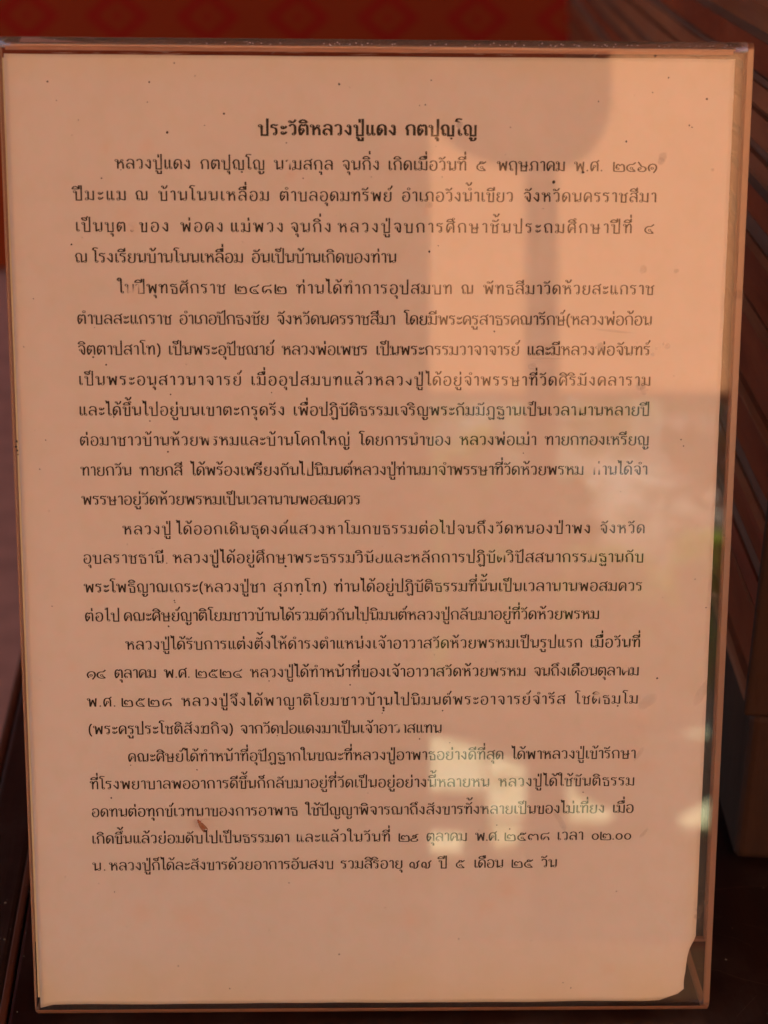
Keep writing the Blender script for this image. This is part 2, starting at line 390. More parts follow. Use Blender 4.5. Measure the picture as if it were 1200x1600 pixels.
# hairline scratches on the lacquer
def hair(name, pts, w, mat, parent=None, z=.00012):
    v = []; f = []
    for i, (x, y) in enumerate(pts):
        a = pts[max(i-1, 0)]; b = pts[min(i+1, len(pts)-1)]; d = Vector((b[0]-a[0], b[1]-a[1], 0)).normalized(); q = Vector((-d.y, d.x, 0))*w
        v += [(x+q.x, y+q.y, z), (x-q.x, y-q.y, z)]
    for i in range(len(pts)-1): f.append((2*i, 2*i+1, 2*i+3, 2*i+2))
    return mesh(name, v, f, mat, parent)
M_SCR = plain('scratch', (.075, .042, .032), .6, .5, 300)
for pts_, w_ in (([(.111, .0215), (.118, .0205), (.124, .0165), (.134, .0125), (.150, .006)], .00010), ([(.112, .062), (.125, .0640), (.137, .066), (.155, .0672)], .00010),
                ([(.120, .040), (.128, .037), (.133, .032)], .00006), ([(.113, .050), (.119, .047), (.126, .049)], .00007), ([(.119, -.002), (.128, .008)], .00006), ([(.132, .045), (.144, .040)], .00006)):
    o = hair('scratch', pts_, w_, M_SCR); o.parent = tbl; o.matrix_parent_inverse = tbl.matrix_basis.inverted()

# ---------------------------------------------------------------- moulded altar table at the right
al = empty('moulded_altar', (.1372, .0815, 0), (0, 0, math.radians(-4))); tag(al, 'varnished reddish wooden altar table with stepped mouldings right of the sign', 'altar table')
AL = 1.19
def mould(name, z0, z1, prof, mat, y0=0.):
    """prof: [(offset out to the left, fraction of height)]"""
    poly = [(-o, z0+(z1-z0)*t) for o, t in prof]+[(.40, z1), (.40, z0)]
    return prism(name, poly, y0, AL, mat, al)
flat = [(0, 0), (0, 1)]
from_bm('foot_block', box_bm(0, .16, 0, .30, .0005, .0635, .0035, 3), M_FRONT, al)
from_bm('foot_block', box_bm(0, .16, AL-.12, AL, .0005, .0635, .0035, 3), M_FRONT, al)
from_bm('base_board', box_bm(.004, .14, .305, AL-.125, .0005, .060, .002), M_ALTAR, al)
levels = [  # z0, z1, profile, material
 (.0640, .0690, [(.0002, 0), (.0016, .25), (.0020, .5), (.0012, .85), (0, 1)], M_ALTAR_EDGE),
 (.0690, .0965, [(-.0025, 0), (-.0025, 1)], M_ALTAR),
 (.0965, .1000, [(-.003, 0), (.000, .35), (.001, .65), (-.001, 1)], M_ALTAR_EDGE),
 (.1000, .1110, [(-.001, 0), (.002, .3), (.003, .6), (.001, 1)], M_ALTAR),
 (.1110, .1165, [(0, 0), (.0006, .5), (0, 1)], M_ALTAR_GREY),
 (.1165, .1310, [(0, 0), (.0015, .3), (.0015, .7), (0, 1)], M_ALTAR),
 (.1310, .1345, [(.001, 0), (.003, .5), (.001, 1)], M_ALTAR_EDGE),
 (.1345, .1400, [(0, 0), (.0006, .5), (0, 1)], M_ALTAR_GREY),
 (.1400, .1580, flat, M_ALTAR),
 (.1580, .1615, [(0, 0), (.002, .4), (.002, .7), (0, 1)], M_ALTAR_EDGE),
 (.1615, .1870, [(-.002, 0), (-.002, 1)], M_ALTAR),
 (.1870, .1905, [(-.001, 0), (.002, .5), (-.001, 1)], M_ALTAR_EDGE),
 (.1905, .2120, [(-.002, 0), (.001, .5), (.001, 1)], M_ALTAR),
 (.2120, .2155, [(.001, 0), (.003, .5), (.001, 1)], M_ALTAR_EDGE),
 (.2155, .2220, [(0, 0), (.0006, .5), (0, 1)], M_ALTAR_GREY),
 (.2220, .2330, flat, M_ALTAR),
 (.2330, .2360, [(0, 0), (.0025, .5), (0, 1)], M_ALTAR_GREY),
 (.2360, .2450, [(0, 0), (.003, .3), (.004, .6), (.002, 1)], M_ALTAR_EDGE),
 (.2450, .2480, [(0, 0), (.0006, .5), (0, 1)], M_ALTAR_GREY),
 (.2480, .2580, flat, M_ALTAR_EDGE),
 (.2580, .2680, [(-.002, 0), (.003, .5), (0, 1)], M_ALTAR_EDGE),
 (.2680, .2700, [(-.001, 0), (-.002, 1)], M_ALTAR_GREY),
 (.2700, .2830, [(-.003, 0), (-.003, 1)], M_ALTAR),
 (.2830, .2870, [(0, 0), (.003, .5), (0, 1)], M_ALTAR_GREY),
 (.2870, .3200, [(.001, 0), (.004, .3), (.004, .8), (.001, 1)], M_ALTAR_EDGE),
]
for z0, z1, pr, mt in levels: mould('moulding', z0+.0001, z1-.0001, pr, mt)
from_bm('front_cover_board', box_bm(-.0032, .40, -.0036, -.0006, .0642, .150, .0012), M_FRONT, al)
# carved boss where the front panel starts, above the foot
bm = bmesh.new(); bmesh.ops.create_uvsphere(bm, u_segments=28, v_segments=16, radius=.009)
for q in bm.verts:
    th = math.atan2(q.co.x, q.co.z); q.co *= 1+.13*math.cos(6*th); q.co.y *= .6; q.co += Vector((.022, -.004, .083))
from_bm('carved_boss', bm, M_FRONT, al, True)
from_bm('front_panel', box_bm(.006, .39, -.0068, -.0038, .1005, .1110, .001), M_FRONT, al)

# ---------------------------------------------------------------- measured places on the leaning face (mm: across, up)
LINES = [
  [("ประวัติหลวงปู่แดง", -32.40, 275.82, 7.05, 275.96), ("กตปุญฺโญ", 10.11, 275.97, 30.27, 276.04)],
  [("หลวงปู่แดง", -73.97, 266.09, -52.51, 266.10), ("กตปุญฺโญ", -49.36, 266.11, -31.19, 266.12), ("นามสกุล", -27.94, 266.12, -11.31, 266.13), ("จุนกิ่ง", -8.34, 266.13, 2.27, 266.14), ("เกิดเมื่อวันที่", 5.06, 266.14, 27.54, 266.15), ("๕", 30.71, 266.15, 33.61, 266.16), ("พฤษภาคม", 36.88, 266.16, 56.33, 266.17), ("พ.ศ.", 59.42, 266.17, 67.48, 266.18), ("๒๔๖๑", 70.57, 266.18, 83.43, 266.19)],
  [("ปีมะแม", -86.25, 257.12, -71.42, 257.14), ("ณ", -68.09, 257.15, -65.12, 257.15), ("บ้านโนนเหลื่อม", -61.59, 257.16, -29.88, 257.21), ("ตำบลอุดมทรัพย์", -26.43, 257.21, 5.86, 257.26), ("อำเภอวังน้ำเขียว", 9.13, 257.27, 41.35, 257.32), ("จังหวัดนครราชสีมา", 44.64, 257.33, 83.38, 257.39)],
  [("เป็นบุตร", -85.98, 248.15, -69.05, 248.18), ("ของ", -67.37, 248.18, -59.17, 248.20), ("พ่อคง", -55.35, 248.20, -43.31, 248.22), ("แม่พวง", -40.89, 248.23, -25.75, 248.25), ("จุนกิ่ง", -23.41, 248.26, -11.80, 248.28), ("หลวงปู่จบการศึกษาชั้นประถมศึกษาปีที่", -9.46, 248.28, 76.53, 248.42), ("๔", 80.50, 248.43, 83.33, 248.43)],
  [("ณ", -86.17, 239.21, -83.18, 239.22), ("โรงเรียนบ้านโนนเหลื่อม", -81.22, 239.23, -37.63, 239.38), ("อันเป็นบ้านเกิดของท่าน", -34.82, 239.39, 7.28, 239.54)],
  [("ในปีพุทธศักราช", -73.99, 230.35, -43.00, 230.40), ("๒๔๘๒", -39.99, 230.41, -24.93, 230.43), ("ท่านได้ทำการอุปสมบท", -21.73, 230.44, 23.80, 230.51), ("ณ", 27.11, 230.52, 30.14, 230.52), ("พัทธสีมาวัดห้วยสะแกราช", 33.46, 230.53, 83.62, 230.61)],
  [("ตำบลสะแกราช", -86.26, 221.32, -58.97, 221.36), ("อำเภอปักธงชัย", -56.33, 221.36, -30.28, 221.40), ("จังหวัดนครราชสีมา", -27.64, 221.40, 7.02, 221.45), ("โดยมีพระครูสาธรคณารักษ์(หลวงพ่อก้อน", 10.05, 221.46, 83.38, 221.56)],
  [("จิตฺตาปสาโท)", -86.45, 212.28, -62.37, 212.33), ("เป็นพระอุปัชฌาย์", -59.72, 212.33, -28.84, 212.40), ("หลวงพ่อเพชร", -26.09, 212.40, -1.11, 212.45), ("เป็นพระกรรมวาจาจารย์", 1.75, 212.46, 44.08, 212.55), ("และมีหลวงพ่อจันทร์", 46.75, 212.55, 83.13, 212.63)],
  [("เป็นพระอนุสาวนาจารย์", -86.44, 203.27, -38.62, 203.34), ("เมื่ออุปสมบทแล้วหลวงปู่", -35.39, 203.35, 15.54, 203.43), ("ได้อยู่จำพรรษาที่วัดศิริมังคลาราม", 16.69, 203.43, 83.66, 203.54)],
  [("และได้ขึ้นไปอยู่บนเขาตะกรุดรัง", -86.63, 194.19, -25.74, 194.33), ("เพื่อปฏิบัติธรรมเจริญพระกัมมัฏฐานเป็นเวลานานหลายปี", -22.87, 194.33, 83.60, 194.58)],
  [("ต่อมาชาวบ้านห้วยพรหมและบ้านโคกใหญ่", -86.62, 185.14, -6.41, 185.38), ("โดยการนำของ", -3.14, 185.39, 24.10, 185.47), ("หลวงพ่อเม่า", 27.08, 185.48, 49.76, 185.55), ("ทายกทองเหรียญ", 52.76, 185.56, 83.73, 185.65)],
  [("ทายกวัน", -86.62, 176.03, -71.87, 176.07), ("ทายกสี", -69.00, 176.08, -56.62, 176.12), ("ได้พร้องเพรียงกันไปนิมนต์หลวงปู่ท่านมาจำพรรษาที่วัดห้วยพรหม", -53.74, 176.13, 64.33, 176.50), ("ท่านได้จำ", 67.15, 176.51, 83.67, 176.56)],
  [("พรรษาอยู่วัดห้วยพรหมเป็นเวลานานพอสมควร", -86.60, 167.14, -3.11, 167.32)],
  [("หลวงปู่", -74.54, 158.00, -60.44, 158.04), ("ได้ออกเดินธุดงค์แสวงหาโมกขธรรมต่อไปจนถึงวัดหนองป่าพง", -58.32, 158.05, 67.00, 158.43), ("จังหวัด", 70.13, 158.44, 83.55, 158.48)],
  [("อุบลราชธานี", -86.77, 149.08, -62.76, 149.14), ("หลวงปู่ได้อยู่ศึกษาพระธรรมวินัยและหลักการปฏิบัติวิปัสสนากรรมฐานกับ", -59.56, 149.15, 83.48, 149.49)],
  [("พระโพธิญาณเถระ(หลวงปู่ชา", -86.75, 140.01, -32.16, 140.15), ("สุภทฺโท)", -29.24, 140.15, -13.41, 140.20), ("ท่านได้อยู่ปฏิบัติธรรมที่นั้นเป็นเวลานานพอสมควร", -10.68, 140.20, 83.41, 140.45)],
  [("ต่อไป", -86.74, 130.97, -76.60, 131.00), ("คณะศิษย์ญาติโยมชาวบ้านได้รวมตัวกันไปนิมนต์หลวงปู่กลับมาอยู่ที่วัดห้วยพรหม", -74.94, 131.01, 70.47, 131.55)],
  [("หลวงปู่ได้รับการแต่งตั้งให้ดำรงตำแหน่งเจ้าอาวาสวัดห้วยพรหมเป็นรูปแรก", -74.59, 121.95, 65.49, 122.50), ("เมื่อวันที่", 68.26, 122.51, 83.45, 122.57)],
  [("๑๔", -86.89, 112.90, -81.20, 112.92), ("ตุลาคม", -78.26, 112.93, -65.88, 112.98), ("พ.ศ.", -63.03, 112.99, -55.36, 113.02), ("๒๕๒๔", -53.59, 113.02, -39.31, 113.08), ("หลวงปู่ได้ทำหน้าที่ของเจ้าอาวาสวัดห้วยพรหม", -36.55, 113.09, 48.15, 113.40), ("จนถึงเดือนตุลาคม", 50.93, 113.41, 83.37, 113.54)],
  [("พ.ศ.", -86.87, 103.77, -78.40, 103.80), ("๒๕๒๘", -76.53, 103.81, -61.25, 103.87), ("หลวงปู่จึงได้พาญาติโยมชาวบ้าน", -57.79, 103.88, 6.95, 104.14), ("ไปนิมนต์พระอาจารย์จำรัส", 7.95, 104.14, 60.61, 104.35), ("โชติธมฺโม", 64.11, 104.36, 83.39, 104.44)],
  [("(พระครูประโชติสังฆกิจ)", -86.84, 94.89, -42.50, 94.98), ("จากวัดปอแดงมาเป็นเจ้าอาวาสแทน", -39.92, 94.99, 22.36, 95.12)],
  [("คณะศิษย์ได้ทำหน้าที่อุปัฏฐากในขณะที่หลวงปู่อาพาธอย่างดีที่สุด", -74.81, 85.91, 41.81, 86.41), ("ได้พาหลวงปู่เข้ารักษา", 44.72, 86.42, 83.31, 86.58)],
  [("ที่โรงพยาบาลพออาการดีขึ้นก็กลับมาอยู่ที่วัดเป็นอยู่อย่างนี้หลายหน", -86.78, 76.94, 37.55, 77.44), ("หลวงปู่ได้ใช้ขันติธรรม", 40.77, 77.45, 83.22, 77.62)],
  [("อดทนต่อทุกข์เวทนาของการอาพาธ", -86.65, 67.87, -22.59, 68.14), ("ใช้ปัญญาพิจารณาถึงสังขารทั้งหลายเป็นของไม่เที่ยง", -19.58, 68.15, 74.11, 68.55), ("เมื่อ", 76.95, 68.56, 83.23, 68.59)],
  [("เกิดขึ้นแล้วย่อมดับไปเป็นธรรมดา", -86.81, 58.95, -25.26, 59.19), ("และแล้วในวันที่", -22.74, 59.20, 6.51, 59.31), ("๒๙", 9.34, 59.33, 15.51, 59.35), ("ตุลาคม", 18.34, 59.36, 30.78, 59.41), ("พ.ศ.", 33.82, 59.42, 41.21, 59.45), ("๒๕๓๘", 42.83, 59.45, 56.93, 59.51), ("เวลา", 59.67, 59.52, 67.59, 59.55), ("๐๒.๐๐", 70.43, 59.56, 83.03, 59.61)],
  [("น.", -86.78, 49.98, -82.96, 49.99), ("หลวงปู่ก็ได้ละสังขารด้วยอาการอันสงบ", -81.55, 49.99, -11.36, 50.23), ("รวมสิริอายุ", -8.73, 50.24, 10.52, 50.30), ("๗๗", 12.95, 50.31, 19.64, 50.33), ("ปี", 22.28, 50.34, 24.92, 50.35), ("๕", 27.56, 50.36, 30.61, 50.37), ("เดือน", 33.45, 50.38, 42.40, 50.41), ("๒๕", 45.24, 50.42, 51.96, 50.44), ("วัน", 54.81, 50.45, 59.49, 50.46)],
]
SPECKS = [(-56.20, 294.77, 0.23), (-63.46, 289.40, 0.29), (-92.36, 289.37, 0.31), (-50.41, 291.26, 0.16), (-42.30, 280.79, 0.31), (-47.88, 277.53, 0.16), (-58.61, 275.48, 0.37), (-24.46, 272.81, 0.23), (-9.26, 289.24, 0.35), (-64.13, 283.87, 0.16), (-83.92, 278.73, 0.18), (-89.98, 284.23, 0.16), (17.11, 290.49, 0.21), (15.51, 283.68, 0.25), (65.41, 284.91, 0.23), (80.95, 287.53, 0.21), (85.44, 291.69, 0.25), (96.67, 285.84, 0.31), (91.94, 278.42, 0.23), (92.71, 277.88, 0.23), (73.79, 273.77, 0.35), (61.52, 264.96, 0.43), (52.97, 262.17, 0.51), (40.11, 277.54, 0.16), (81.32, 297.72, 0.39), (-77.76, 262.53, 0.27), (-72.15, 264.92, 0.20), (-87.05, 243.64, 0.29), (17.06, 242.09, 0.35), (19.67, 243.77, 0.21), (-59.21, 200.00, 0.25), (-76.10, 193.25, 0.27), (-65.47, 192.12, 0.21), (36.51, 218.93, 0.29), (5.94, 212.00, 0.23), (-29.32, 200.65, 0.18), (93.19, 186.83, 0.23), (94.04, 184.89, 0.21), (-105.07, 185.88, 0.39), (-105.32, 184.33, 0.39), (-104.99, 183.17, 0.31), (-104.84, 182.01, 0.20), (-60.32, 182.86, 0.27), (-25.48, 147.89, 0.41), (-61.41, 148.88, 0.21), (-59.31, 137.29, 0.23), (-59.12, 136.68, 0.20), (-61.22, 129.23, 0.33), (-29.49, 132.43, 0.20), (-1.06, 130.19, 0.23), (4.38, 103.16, 0.45), (4.38, 102.33, 0.39), (3.99, 101.50, 0.20), (22.68, 102.29, 0.27), (-5.95, 110.60, 0.25), (-30.84, 111.88, 0.21), (15.60, 93.16, 0.27), (-28.41, 94.32, 0.23), (-80.09, 74.18, 0.29), (-53.41, 83.33, 0.23), (-73.85, 84.86, 0.21), (104.77, 135.18, 0.29), (99.26, 143.87, 0.20), (103.00, 134.97, 0.21), (-44.22, 10.07, 0.25), (-9.34, 21.54, 0.27), (-60.43, 17.90, 0.20), (62.35, 11.36, 0.20), (64.88, 9.56, 0.20), (78.51, 42.46, 0.20), (-25.14, 45.80, 0.21), (-79.93, 43.06, 0.20), (28.70, 26.58, 0.20), (88.79, 112.50, 0.31), (-96.32, 135.50, 0.20), (-98.52, 177.56, 0.20), (-96.49, 186.28, 0.21), (-101.93, 213.93, 0.18), (-98.60, 228.01, 0.18), (-13.41, 240.65, 0.18), (13.85, 283.49, 0.14), (-81.04, 219.65, 0.16), (-77.96, 208.71, 0.27), (-22.66, 265.21, 0.23), (-19.69, 262.86, 0.20), (20.57, 263.45, 0.16), (0.05, 263.34, 0.14), (50.15, 254.64, 0.16), (71.49, 186.60, 0.16), (45.86, 182.66, 0.18), (44.17, 63.52, 0.27), (66.93, 75.56, 0.25), (40.10, 64.82, 0.20), (25.00, 91.88, 0.20)]
LIFTED = [(-69.93, 250.16, 1.76), (-69.03, 249.06, 1.76), (-70.42, 230.55, 1.76), (-67.78, 230.93, 1.56), (-48.00, 186.95, 1.36), (-18.74, 177.29, 1.46), (67.51, 177.61, 1.56), (69.24, 178.20, 1.36), (67.92, 150.69, 1.56), (79.33, 115.19, 1.17), (70.84, 106.33, 1.17), (-81.55, 135.29, 1.56), (-20.82, 60.80, 1.17), (9.79, 96.51, 1.17), (25.41, 277.99, 1.17), (40.07, 151.69, 1.56), (62.72, 195.88, 1.17), (46.71, 197.19, 0.98), (-12.72, 205.85, 0.98), (11.70, 205.35, 0.98), (19.63, 231.29, 1.17), (73.10, 232.07, 0.98), (68.13, 214.29, 0.98), (-20.61, 61.23, 0.78), (15.46, 108.09, 0.78), (-23.57, 267.75, 0.78), (69.16, 61.28, 0.98), (48.93, 209.28, 0.98), (42.23, 209.26, 0.78), (-47.74, 141.49, 0.78), (2.39, 150.68, 0.78)]
BLISTERS = [(-71.74, 252.17, 2.73), (-69.98, 248.14, 2.73), (-69.13, 229.62, 3.12), (-48.53, 189.85, 2.15), (68.04, 179.18, 4.29), (67.88, 152.09, 2.34), (79.08, 116.63, 1.76), (-82.48, 136.70, 2.34), (-65.17, 127.41, 2.73), (6.22, 162.59, 3.12), (-23.82, 163.95, 1.95), (63.34, 173.88, 1.56), (-91.70, 115.87, 1.76), (4.08, 201.89, 2.73), (-23.22, 263.75, 1.95), (17.30, 254.46, 1.76), (-52.52, 64.77, 3.90), (-64.62, 195.96, 1.76), (-64.78, 271.84, 2.34), (-76.79, 271.04, 1.95), (44.58, 42.86, 4.29), (37.55, 36.37, 3.12), (80.94, 85.43, 4.29), (84.52, 97.99, 3.90), (87.06, 83.31, 2.73), (13.10, 32.14, 3.51), (-56.10, 32.53, 5.85), (-72.26, 34.80, 3.51), (77.15, 14.15, 2.34), (20.53, 5.63, 1.95)]
WATER_SPOTS = [(84.61, 269.48, 1.36), (84.09, 268.38, 1.17), (99.22, 265.91, 0.58), (88.04, 214.74, 0.98), (86.86, 215.50, 0.58), (89.85, 236.83, 0.98), (80.15, 237.16, 1.17), (80.79, 203.05, 1.76), (81.41, 201.71, 1.56), (47.99, 208.70, 1.36), (68.91, 213.91, 0.88), (84.80, 214.16, 0.58), (83.72, 212.25, 0.68), (108.82, 229.96, 1.76), (68.11, 214.86, 1.17), (25.41, 278.17, 1.17), (107.52, 157.50, 0.58), (108.16, 156.50, 0.58), (104.83, 165.05, 0.58), (106.77, 38.18, 1.17), (105.22, 36.00, 1.56), (104.90, 33.82, 1.36), (105.59, 139.02, 0.98), (16.92, 255.38, 1.17)]
TORN = [(105.08, 24.59, 0.20), (104.33, 22.83, 0.20), (103.18, 20.63, 0.20), (102.49, 17.31, 0.20), (102.21, 13.98, 0.20), (101.77, 9.54, 0.20), (101.91, 6.19, 0.20), (100.69, 5.30, 0.20), (97.19, 4.43, 0.20), (94.09, 4.01, 0.20)]
INSECT = [(-52.11, 65.40, 0.20)]

